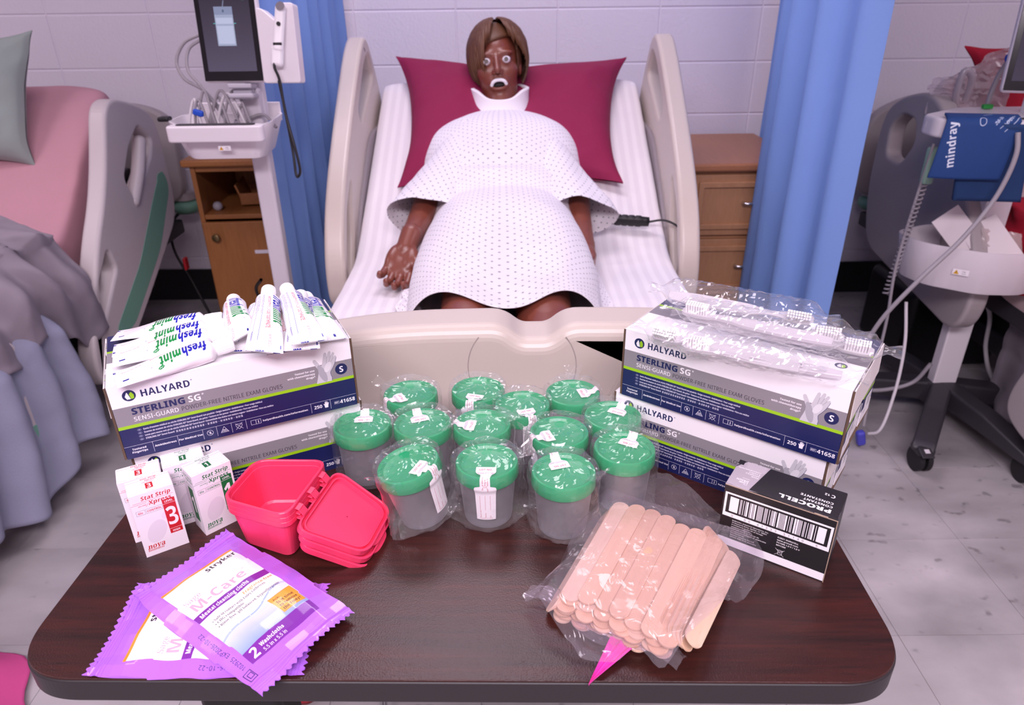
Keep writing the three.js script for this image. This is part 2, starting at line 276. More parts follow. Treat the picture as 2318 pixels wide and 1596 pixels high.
  c.lineWidth = 2; c.strokeRect(1830, 636, 46, 26); F(c, 'bold 20px sans-serif', WHITE); c.fillText('REF', 1834, 656); F(c, 'bold 54px sans-serif', WHITE); c.fillText('41658', 1884, 668);
});
const gloveTop = canvasTex(1024, 560, (c, w, h) => { // v = 1 at the back edge
  c.fillStyle = WHITE; c.fillRect(0, 0, w, h); c.fillStyle = NAVY; c.fillRect(0, 0, w, h * 0.33); c.fillStyle = LIME; c.fillRect(0, h * 0.33, w, h * 0.035); c.fillStyle = GREY; c.fillRect(0, h * 0.365, w, h * 0.2);
  logoDisc(c, 930, 360, 26); c.save(); c.translate(905, 262); c.rotate(PI); F(c, 'bold 34px sans-serif', '#3a3550'); txt(c, 'STERLING', 0, 0, 150); c.restore();
  c.strokeStyle = '#d9d2da'; c.lineWidth = 2; c.setLineDash([5, 5]); c.beginPath(); c.ellipse(w / 2, h * 0.62, 260, 70, 0, 0, 7); c.stroke();
});
const gloveEnd = canvasTex(512, 336, (c, w, h) => {
  c.fillStyle = WHITE; c.fillRect(0, 0, w, h); c.fillStyle = GREY; c.fillRect(0, h * 0.295, w, h * 0.25); c.fillStyle = LIME; c.fillRect(0, h * 0.545, w, h * 0.045); c.fillStyle = NAVY; c.fillRect(0, h * 0.588, w, h * 0.2);
  c.fillStyle = WHITE; c.fillRect(w * 0.3, h * 0.64, w * 0.62, h * 0.3); c.strokeStyle = '#222'; c.lineWidth = 3; c.strokeRect(w * 0.34, h * 0.68, w * 0.2, h * 0.2); c.fillStyle = '#222'; for (let i = 0; i < 16; i++) c.fillRect(w * 0.58 + i * 9, h * 0.68, (i * 7) % 5 + 1, h * 0.16);
  F(c, 'bold 28px sans-serif', NAVY); c.fillText('HALYARD', 60, 60);
});
const gl = 0.34, gm = (t) => std(0xffffff, gl, { map: t });
const gloveMats = [gm(gloveEnd), gm(gloveEnd), gm(gloveTop), cardWhite, gm(gloveFront), gm(gloveFront)];
const GW = 0.2385, GH = 0.0842, GD = 0.129;
function gloveBox(label) {
  const t = thing('glove_box', label, 'box');
  part('carton', cartonGeo(GW, GH, GD), gloveMats, t);
  for (const s of [-1, 1]) {
    const e = [];
    e.push(at(box(0.0008, GH - 0.002, 0.045, 0.0003), s * (GW / 2 + 0.0012), GH / 2, GD / 2 - 0.024, 0, s * 0.02));
    e.push(at(box(0.0008, GH - 0.002, 0.045, 0.0003), s * (GW / 2 + 0.0012), GH / 2, -GD / 2 + 0.024, 0, -s * 0.02));
    part('end_flap', merge(e), gm(gloveEnd), t);
    part('tuck_flap', at(box(0.0009, 0.034, GD - 0.004, 0.0003), s * (GW / 2 + 0.0026), GH - 0.018, 0, 0, 0, s * 0.03), std(0xddd5d2, 0.6), t);
    part('raw_edge', merge([at(box(0.0022, GH - 0.001, 0.0011, 0.0003), s * (GW / 2 + 0.0014), GH / 2, GD / 2 - 0.0003), at(box(0.0022, 0.001, GD, 0.0003), s * (GW / 2 + 0.0014), 0.0008, 0)]), cardboard, t, 'bare brown cardboard edge');
  }
  return t;
}
// place a box by its front left bottom corner and its heading
function placeFL(t, x, y, z, deg, w, d) { const a = rad(deg); t.rotation.y = a; t.position.set(x + cos(a) * w / 2 - sin(a) * d / 2, y, z - sin(a) * w / 2 - cos(a) * d / 2); return t; }
{
  const g = 'glove boxes in the two stacks';
  const a = gloveBox('upper glove box of the left stack, under the toothpaste tubes'); a.userData.group = g; placeFL(a, -0.3945, TOP + GH + 0.0006, -0.5905, 26.2, GW, GD);
  const b = copyOf(a, 'lower glove box of the left stack, behind the small control boxes and pink container'); placeFL(b, -0.394, TOP, -0.5995, 26.3, GW, GD);
  const c = copyOf(a, 'upper glove box of the right stack, under the wrapped toothbrushes'); placeFL(c, 0.1265, TOP + GH + 0.0006, -0.7115, -36.6, GW, GD);
  const d = copyOf(a, 'lower glove box of the right stack, behind the black battery box'); placeFL(d, 0.1215, TOP, -0.7195, -36.4, GW, GD);
}

// glucose control boxes
function controlArt(col, num, level) {
  const front = canvasTex(640, 1000, (c, w, h) => {
    c.fillStyle = '#f0e6ee'; c.fillRect(0, 0, w, h); c.fillStyle = '#e4d8e4'; c.beginPath(); c.ellipse(250, 640, 130, 190, 0.6, 0, 7); c.fill(); c.fillStyle = '#f6dcea'; c.beginPath(); c.ellipse(440, 430, 80, 60, -0.4, 0, 7); c.fill();
    c.save(); c.transform(1, 0, -0.2, 1, 40, 0); F(c, 'bold 84px sans-serif', col); txt(c, 'Stat Strip', 130, 108, 430); txt(c, 'Xpress', 240, 200, 330); F(c, 'bold 22px sans-serif', col); c.fillText('STAT STRIP', 92, 192); c.restore();
    c.strokeStyle = col; c.lineWidth = 4; c.beginPath(); c.moveTo(30, 128); c.lineTo(610, 128); c.moveTo(0, 152); c.lineTo(220, 152); c.moveTo(200, 216); c.lineTo(250, 160); c.stroke();
    c.lineWidth = 3; c.strokeStyle = '#6b5560'; c.strokeRect(42, 252, 124, 70); c.strokeRect(182, 252, 232, 70); F(c, 'bold 44px sans-serif', col); c.fillText('Glu', 62, 304); txt(c, 'CONTROL', 194, 304, 208);
    c.fillStyle = col; c.fillRect(424, 190, 184, 560); c.fillStyle = '#f7eef4'; c.fillRect(424, 262, 184, 4); c.fillRect(424, 672, 184, 4); F(c, 'bold 44px sans-serif', '#f7eef4', 'center'); c.fillText('LEVEL', 516, 244); c.fillText(level, 516, 732); F(c, 'bold 400px sans-serif', '#f7eef4', 'center'); c.save(); c.translate(516, 612); c.scale(0.76, 1); c.fillText(num, 0, 0); c.restore();
    F(c, 'italic bold 104px serif', col); c.fillText('nova', 50, 884); F(c, 'italic bold 50px serif', col); txt(c, 'biomedical', 46, 922, 234);
  });
  const side = canvasTex(400, 1000, (c, w, h) => {
    c.fillStyle = '#ece4ec'; c.fillRect(0, 0, w, h); c.save(); c.transform(1, 0, -0.2, 1, 30, 0); F(c, 'bold 60px sans-serif', col); txt(c, 'Stat Strip', 30, 100, 300); txt(c, 'Xpress', 100, 160, 240); c.restore(); c.strokeStyle = col; c.lineWidth = 4; c.beginPath(); c.moveTo(0, 118); c.lineTo(w, 118); c.stroke();
    c.lineWidth = 2; c.strokeRect(30, 190, 330, 50); F(c, 'bold 32px sans-serif', col); c.fillText('Glu  CONTROL', 70, 228); c.fillStyle = col; c.fillRect(110, 260, 180, 560); F(c, 'bold 380px sans-serif', '#f7eef4', 'center'); c.save(); c.translate(200, 680); c.scale(0.8, 1); c.fillText(num, 0, 0); c.restore();
  });
  const top = canvasTex(640, 400, (c, w, h) => {
    c.fillStyle = '#f8f0f6'; c.fillRect(0, 0, w, h); c.strokeStyle = col; c.lineWidth = 3; c.beginPath(); c.moveTo(0, 56); c.lineTo(w, 56); c.stroke(); c.save(); c.transform(1, 0, -0.2, 1, 20, 0); F(c, 'bold 46px sans-serif', col); txt(c, 'Stat Strip', 200, 50, 240); txt(c, 'Xpress', 270, 104, 170); c.restore();
    c.lineWidth = 2; c.strokeRect(230, 118, 180, 34); F(c, 'bold 22px sans-serif', col); txt(c, 'Glu CONTROL', 240, 144, 160); c.fillStyle = col; c.fillRect(266, 172, 108, 156); F(c, 'bold 150px sans-serif', '#f7eef4', 'center'); c.save(); c.translate(320, 306); c.scale(0.8, 1); c.fillText(num, 0, 0); c.restore();
    c.strokeStyle = '#998c94'; c.lineWidth = 3; c.beginPath(); c.moveTo(120, 400); c.lineTo(120, 384); c.lineTo(0, 384); c.moveTo(520, 400); c.lineTo(520, 384); c.lineTo(640, 384); c.stroke();
  });
  const m = (t) => std(0xffffff, 0.42, { map: t }); return [m(side), m(side), m(top), cardWhite, m(front), m(front)];
}
{
  const red = controlArt('#c8202a', '3', 'HIGH'), green = controlArt('#146a38', '1', 'LOW'), w = 0.0405, h = 0.0755, d = 0.026;
  const make = (label, mats, x, z, deg) => {
    const t = thing('control_box', label, 'box'); part('carton', cartonGeo(w, h, d), mats, t);
    part('lid_flap', at(box(w - 0.001, 0.0006, d - 0.001, 0.0002), 0, h + 0.0004, -0.0003, 0.015), [mats[2]], t).material = mats[2];
    placeFL(t, x, TOP, z, deg, w, d); return t;
  };
  make('white box with a red number 3, foremost of the two red ones', red, -0.3728, -0.5404, 32.6);
  make('white box with a red number 3, behind the other red one', red, -0.3945, -0.5622, 29);
  make('white box with a green number 1, next to the pink container', green, -0.3246, -0.5721, 44.5);
  make('white box with a green number 1, between the red boxes and the glove box', green, -0.3600, -0.5870, 29);
}

// the battery carton
{
  const w = 0.1035, h = 0.0745, d = 0.0455;
  const front = canvasTex(1400, 1008, (c, W, H) => {
    c.fillStyle = '#1d1b1e'; c.fillRect(0, 0, W, H); c.fillStyle = WHITE; c.fillRect(20, 118, W - 40, 390); c.fillStyle = '#1d1b1e'; c.fillRect(50, 146, W - 100, 300); c.fillStyle = WHITE; c.fillRect(94, 176, W - 188, 240);
    c.fillStyle = '#1d1b1e'; const r = rng(41); let x = 208; while (x < 1190) { const bw = [7, 7, 20][(r() * 3) | 0]; c.fillRect(x, 172, bw, 248); x += bw + [8, 8, 22][(r() * 3) | 0]; }
    F(c, '48px sans-serif', '#222', 'center'); '0  00 41333 51140  5'.split('').forEach((s, i) => c.fillText(s, 150 + i * 57, 496));
    F(c, 'bold 27px sans-serif', '#dcd8dc'); ['DURACELL Industrial Operations, Inc.', '14 Research Drive, Bethel, CT  06801', 'A trademark in the US of foreign', 'countries. Importer', 'Fabriqué aux É.-U. à partir de', 'composants étrangers et américains', 'Distributed by:', 'Battery Company Pty Ltd.', 'Sydney NSW 2010, Australia'].forEach((s, i) => c.fillText(s, 160, 560 + i * 34));
    ['©2021 DURACELL', 'www.procell.com', 'PC1400 1.5 V / 1,5 V', '5011300'].forEach((s, i) => { F(c, 'bold 32px sans-serif', '#efeaee'); c.fillText(s, 760, 570 + i * 42); });
    c.strokeStyle = '#efeaee'; c.lineWidth = 4; c.strokeRect(800, 770, 50, 60); c.strokeRect(790, 756, 70, 14); c.beginPath(); c.moveTo(760, 740); c.lineTo(880, 850); c.moveTo(880, 740); c.lineTo(760, 850); c.stroke();
    c.fillStyle = WHITE; c.fillRect(0, 868, W, 124);
  });
  const top = canvasTex(1400, 620, (c, W, H) => {
    c.fillStyle = '#262329'; c.fillRect(0, 0, W, H); c.fillStyle = '#b3a9b3'; c.beginPath(); c.moveTo(0, 150); c.lineTo(90, 0); c.lineTo(0, 0); c.lineTo(0, H); c.lineTo(300, H); c.lineTo(420, 0); c.lineTo(110, 0); c.lineTo(0, 190); c.fill();
    c.fillStyle = '#262329'; c.fillRect(0, 0, 80, 110); c.strokeStyle = '#d7cfd7'; c.lineWidth = 3; for (let j = 0; j < 7; j++) for (let i = 0; i < 10; i++) { c.beginPath(); for (let k = 0; k < 7; k++) c.lineTo(130 + i * 26 + (j % 2) * 13 + 14 * cos(k * PI / 3 + PI / 6), 20 + j * 22 + 14 * sin(k * PI / 3 + PI / 6)); if (130 + i * 26 < 400 - j * 3) c.stroke(); }
    c.save(); c.translate(W, H); c.rotate(PI); F(c, 'bold 36px sans-serif', '#efe9ee'); ['POUR', 'APPAREILS', 'À FAIBLE', 'CONSOMMATION'].forEach((s, i) => c.fillText(s, 1060, 320 + i * 44)); ['FOR', 'LOW', 'DRAIN', 'DEVICES'].forEach((s, i) => { F(c, (i % 3 ? 'bold 52px' : '26px') + ' sans-serif', '#efe9ee'); c.fillText(s, 1150, 90 + i * 46); });
    F(c, 'bold 106px sans-serif', WHITE); c.lineWidth = 5; c.strokeStyle = WHITE; c.save(); c.translate(96, 150); c.scale(1.45, 1); c.fillText('PROCELL', 0, 0); c.strokeText('PROCELL', 0, 0); c.restore(); F(c, 'bold 62px sans-serif', WHITE); txt(c, 'CONSTANT', 100, 232, 360); txt(c, 'CONSTANTE', 104, 312, 410); F(c, 'bold 92px sans-serif', WHITE); c.fillText('C', 110, 476); F(c, 'bold 60px sans-serif', WHITE); c.fillText('12', 180, 476); c.restore();
  });
  const m = (t) => std(0xffffff, 0.36, { map: t }), blk = std(0x1d1b1e, 0.4);
  const t = thing('battery_box', 'black and white battery carton with a large barcode, standing at the table edge', 'box');
  part('carton', cartonGeo(w, h, d), [blk, blk, m(top), blk, m(front), blk], t);
  part('lid_flap', at(box(w - 0.0006, 0.0008, d - 0.001, 0.0003), 0, h + 0.0006, -0.0004, 0.012), blk, t).material = m(top);
  part('tuck_edge', merge([at(box(w, 0.0009, 0.0007, 0.0002), 0, h - 0.0004, d / 2 + 0.0002), at(box(0.0008, h, 0.0008, 0.0002), w / 2, h / 2, d / 2), at(box(0.012, 0.0014, 0.0012, 0.0004), w * 0.36, h + 0.0001, d / 2 + 0.0002)]), std(0xa8927f, 0.8), t, 'worn bare board edge');
  placeFL(t, 0.2065, TOP, -0.5546, -33.5, w, d);
}
// ---------------------------------------------------------------- clear film
const film = phy(0xffffff, 0.07, { transmission: 0.965, thickness: 0, ior: 1.55, side: THREE.DoubleSide }); film.name = 'clear_film';
const filmSoft = phy(0xf6f0f8, 0.12, { transmission: 0.93, thickness: 0, ior: 1.5, side: THREE.DoubleSide }); filmSoft.name = 'polythene';
const ridge = (x, y, z) => 1 - 2 * abs(PN(x, y, z));
const crinkle = (x, y, z, k) => 0.6 * ridge(x * k, y * k, z * k) + 0.4 * ridge(x * k * 2.3 + 5, y * k * 2.3, z * k * 2.3);
function filmSheet(nu, nv, f, o = {}) { return toCreasedNormals(grid(nu, nv, f, o), o.crease ?? 0.5); }

// ---------------------------------------------------------------- toothpaste tubes
{
  const L = 0.114;
  const art = canvasTex(1024, 704, (c, w, h) => { // u: crimp -> shoulder; v: once round the tube, the print faces up at v = 0.5
    c.fillStyle = '#f6f2f6'; c.fillRect(0, 0, w, h);
    c.save(); c.translate(w / 2, h / 2); c.rotate(PI);
    c.save(); c.transform(1, 0, -0.18, 1, 0, 0); F(c, 'bold 150px sans-serif', '#2327a5'); c.lineWidth = 6; c.strokeStyle = '#2327a5'; c.save(); c.translate(-440, 44); c.scale(0.68, 1.06); c.fillText('fresh', 0, 0); c.strokeText('fresh', 0, 0); const a = c.measureText('fresh').width; c.fillStyle = c.strokeStyle = '#1f8a44'; c.fillText('mint', a + 6, 0); c.strokeText('mint', a + 6, 0); c.restore(); c.restore();
    F(c, 'bold 34px sans-serif', '#c84a55'); txt(c, 'ANTICAVITY FLUORIDE TOOTHPASTE', -400, 92, 540);
    c.fillStyle = '#1f8a44'; c.beginPath(); c.ellipse(58, -82, 34, 20, -0.3, 0, 7); c.fill(); c.strokeStyle = '#f6f2f6'; c.lineWidth = 3; c.beginPath(); c.moveTo(34, -74); c.lineTo(84, -92); c.moveTo(50, -96); c.lineTo(58, -82); c.moveTo(66, -70); c.lineTo(72, -88); c.stroke();
    F(c, '24px sans-serif', '#2327a5'); c.fillText('®', 138, -20); F(c, '20px sans-serif', '#c84a55'); c.fillText('NET WT. 0.85 OZ (24 g)', 232, 76);
    c.restore();
    c.fillStyle = '#20248f'; c.fillRect(0, h / 2 - 130, 26, 40); c.fillRect(66, h / 2 + 8, 62, 16); c.fillRect(0, 40, 26, 40); c.fillRect(0, h - 190, 26, 60);
    c.fillStyle = '#e3dde5'; for (let y = 0; y < h; y += 12) c.fillRect(8, y, 40, 3);
    c.save(); c.translate(w / 2, h / 2 - 190); c.rotate(PI); F(c, 'bold 26px sans-serif', '#3a3f8f'); c.fillText('Drug Facts', -420, 60); c.font = '20px sans-serif'; ['Active ingredient', 'Sodium monofluorophosphate 0.70%', 'Uses helps protect against cavities', 'Warnings keep out of reach of children'].forEach((s, i) => c.fillText(s, -420, 30 - i * 26)); c.font = 'bold 30px sans-serif'; c.fillText('freshmint', 210, 0); c.strokeStyle = '#3a3f8f'; c.lineWidth = 2.5; for (const y of [66, 34, -16, -64]) { c.beginPath(); c.moveTo(-430, y); c.lineTo(330, y); c.stroke(); } c.restore();
  });
  const body = (off, seed) => grid(56, 40, (u, v) => {
    const x = v * 0.095, a = (u - 0.5) * 2 * PI, k = sstep(x, 0.007, 0.07), sh = sstep(x, 0.0905, 0.095);
    let hw = lerp(0.0183, 0.0132, sstep(x, 0.008, 0.09)), hh = lerp(0.0005, 0.0115, Math.pow(k, 0.8)); hw = lerp(hw, 0.0062, sh); hh = lerp(hh, 0.0062, sh);
    const e = lerp(0.75, 1, k), s = -sin(a), c = cos(a), w = 0.0006 * k * (1 - sh) * PN(x * 60, a * 1.5, seed);
    return [x, Math.sign(c) * Math.pow(abs(c), e) * (hh + w), Math.sign(s) * Math.pow(abs(s), e) * (hw + w)];
  }, { uv: (u, v) => [v * 1.0, u + off] });
  const capG = (() => { const n = 84, g = grid(n, 6, (u, v) => { const a = u * 2 * PI, r0 = [0, 0.0062, 0.0078, 0.0082, 0.0079, 0.0068, 0][Math.round(v * 6)], rr = r0 * (1 + (v > 0.25 && v < 0.75 ? 0.022 * cos(a * 30) : 0)); return [0.0945 + [0, 0, 0.0012, 0.01, 0.0185, 0.0195, 0.0195][Math.round(v * 6)], cos(a) * rr, sin(a) * rr]; }, { closed: true, flip: true }); return toCreasedNormals(g, 0.5); })();
  const paper = std(0xffffff, 0.22, { map: art }), capM = std(0xf4f0f3, 0.4), g = 'travel toothpaste tubes on the glove box';
  const bodies = [body(0.03, 1), body(0.125, 2), body(0.07, 3)];
  const put = (P0, P1, kind, roll, label) => {
    const t = thing('toothpaste_tube', label, 'toothpaste', P0, 0, g);
    part('tube_body', bodies[kind], paper, t); part('cap', capG, capM, t, 'white ribbed screw cap');
    const x = V3(P1[0] - P0[0], P1[1] - P0[1], P1[2] - P0[2]).normalize(), z = V3(-x.z, 0, x.x).normalize(), y = z.clone().cross(x);
    t.quaternion.setFromRotationMatrix(new THREE.Matrix4().makeBasis(x, y, z)); t.rotateX(roll); return t;
  };
  const T = TOP + 2 * GH + 0.001;
  put([-0.3880, T + 0.0035, -0.5985], [-0.293, T + 0.0125, -0.6608], 0, 0.02, 'toothpaste tube nearest the front edge in the row of four');
  put([-0.4085, T + 0.0070, -0.6365], [-0.3095, T + 0.0125, -0.6835], 0, 0.03, 'toothpaste tube second from the front in the row of four');
  put([-0.4205, T + 0.0050, -0.6600], [-0.3175, T + 0.0125, -0.7055], 0, -0.05, 'toothpaste tube third from the front in the row of four');
  put([-0.4365, T + 0.0055, -0.6960], [-0.3250, T + 0.0125, -0.7240], 0, -0.10, 'toothpaste tube at the back of the row of four');
  put([-0.2866, T + 0.0165, -0.6616], [-0.3289, T + 0.0175, -0.7673], 2, -0.42, 'toothpaste tube standing on its side just right of the row of four caps');
  put([-0.2522, T + 0.0140, -0.6357], [-0.2767, T + 0.0385, -0.7435], 1, 0.26, 'toothpaste tube with the lowest crimped end, left one in the upright fan');
  put([-0.2837, T + 0.0040, -0.6574], [-0.2945, T + 0.0136, -0.7705], 1, 0.03, 'toothpaste tube lying mostly under the left upright tube, only its facts panel showing');
  put([-0.2104, T + 0.0160, -0.6529], [-0.2596, T + 0.0365, -0.7532], 1, 0.05, 'toothpaste tube on top of the fan, its cap beside the leftmost raised cap');
  put([-0.2386, T + 0.0040, -0.6549], [-0.2751, T + 0.0136, -0.7621], 1, 0.0, 'toothpaste tube at the bottom of the fan, between the two raised tubes');
  put([-0.2193, T + 0.0080, -0.6518], [-0.2467, T + 0.0250, -0.7600], 1, 0.05, 'toothpaste tube in the fan with a torn ribbed crimp under the top tube');
  put([-0.1974, T + 0.0045, -0.6798], [-0.2470, T + 0.0140, -0.7800], 0, 0.05, 'rightmost toothpaste tube of the fan, nearest the printed logo');
}

// ---------------------------------------------------------------- wrapped toothbrushes
{
  const L = 0.152, clear = phy(0xe9e4ea, 0.25, { transmission: 0.45, thickness: 0, ior: 1.45 }), bri = std(0xf7f3f6, 0.55);
  const handleG = (() => {
    const s = new THREE.Shape(), top = [[0, 0.0045], [0.03, 0.0066], [0.07, 0.0062], [0.088, 0.0056], [0.1, 0.0034], [0.118, 0.003], [0.124, 0.0048], [0.148, 0.0052], [0.152, 0.003]];
    const c = new THREE.CatmullRomCurve3(top.map((p) => V3(p[0], p[1], 0))).getPoints(50); s.moveTo(0, 0); c.forEach((p) => s.lineTo(p.x, p.y)); s.lineTo(L, 0); [...c].reverse().forEach((p) => s.lineTo(p.x, -p.y));
    return extrude(s, 0.0028, 0.0009, { seg: 3 }).rotateX(-PI / 2);
  })();
  const bristles = () => { const a = [], r = rng(3); for (let i = 0; i < 9; i++) for (let j = 0; j < 3; j++) { const x = 0.1255 + i * 0.00265, z = (j - 1) * 0.0029; a.push(at(new THREE.BoxGeometry(0.0021, 0.0105, 0.0023), x + (r() - 0.5) * 0.0002, 0.0088, z)); } return merge(a); };
  const bg = bristles();
  const wrapG = (seed, w, h) => filmSheet(30, 62, (u, v) => {
    const a = u * 2 * PI, x = -0.022 + v * 0.198, e = min(v, 1 - v), pinch = sstep(e, 0.055, 0.15), flare = 1 - sstep(e, 0, 0.075);
    let ry = lerp(0.0022, h, pinch), rz = lerp(0.0045, w, pinch) + flare * 0.0085; ry += flare * 0.0025 * sin(a * 2 + seed);
    const cr = crinkle(x, cos(a) * 0.02 + seed, sin(a) * 0.02, 85) * 0.0026 * (0.35 + pinch), fin = Math.pow(max(0, sin(a)), 14) * 0.006 * pinch;
    const y = cos(a) * (ry + cr), z = sin(a) * (rz + cr * 1.4 + fin) + 0.0015 * PN(x * 30, seed, 1) + flare * 0.002 * sin(z0(a));
    return [x, max(y + h * 0.82, 0.0006) + flare * 0.003 * PN(a, seed, 5), z];
  }, { closed: true, flip: true, crease: 0.28 });
  const z0 = (a) => a * 9;
  const inkT = canvasTex(256, 64, (c, w, h) => { c.fillStyle = '#cfc8d0'; c.fillRect(0, 0, w, h); F(c, 'bold 44px sans-serif', '#4b454d'); c.fillText('stryker', 4, 46); F(c, 'bold 36px sans-serif', '#4b454d'); c.fillText('care', 170, 46); });
  const put = (name, x, y, z, deg, roll, tilt, flip, seed, w, h, label, ink) => {
    const t = thing('wrapped_toothbrush', label, 'toothbrush', [x, y, z], 0, 'toothbrushes in clear wrappers'); t.rotation.order = 'YZX'; t.rotation.set(0, rad(deg), tilt);
    const b = part('handle', handleG, clear, t, 'milky clear plastic handle'); b.position.set(0, 0.004, 0); b.rotation.x = roll;
    part('bristles', bg, bri, b, 'white bristle tufts'); if (flip) { b.rotation.y = PI; b.position.x = L; }
    if (ink) part('print', at(box(0.05, 0.0004, 0.0075, 0.0001), 0.06, 0.0049, 0), [std(0xcfc8d0, 0.4)][0], b).material = std(0xffffff, 0.4, { map: inkT });
    part('wrapper', wrapG(seed, w, h), film, t, 'crumpled clear plastic wrapper');
    return t;
  };
  const T = TOP + 2 * GH + 0.0012;
  put('a', 0.1735, T + 0.030, -0.7250, -21, 0.9, -0.06, false, 1.7, 0.0165, 0.0125, 'topmost wrapped toothbrush at the back, its bristles against the blue curtain');
  put('b', 0.1960, T + 0.014, -0.7000, -23, 0.6, 0.0, false, 4.1, 0.016, 0.012, 'wrapped toothbrush in the middle of the pile with bristles turned up');
  put('c', 0.2250, T + 0.006, -0.6930, -27, 0.5, 0.0, false, 7.9, 0.016, 0.012, 'wrapped toothbrush reaching furthest right past the corner of the box');
  put('d', 0.1500, T + 0.003, -0.6820, -33, 0.8, 0.0, true, 12.3, 0.016, 0.0125, 'wrapped toothbrush turned the other way, its bristles at the left');
  put('e', 0.1770, T + 0.001, -0.6540, -26, 0.15, 0.0, true, 15.1, 0.0155, 0.011, 'wrapped toothbrush nearest the front edge with grey print on its handle', true);
  put('f', 0.1840, T + 0.022, -0.6980, -30, 0.3, -0.02, true, 21.4, 0.016, 0.0115, 'wrapped toothbrush with a broad smooth handle across the middle of the pile');
}

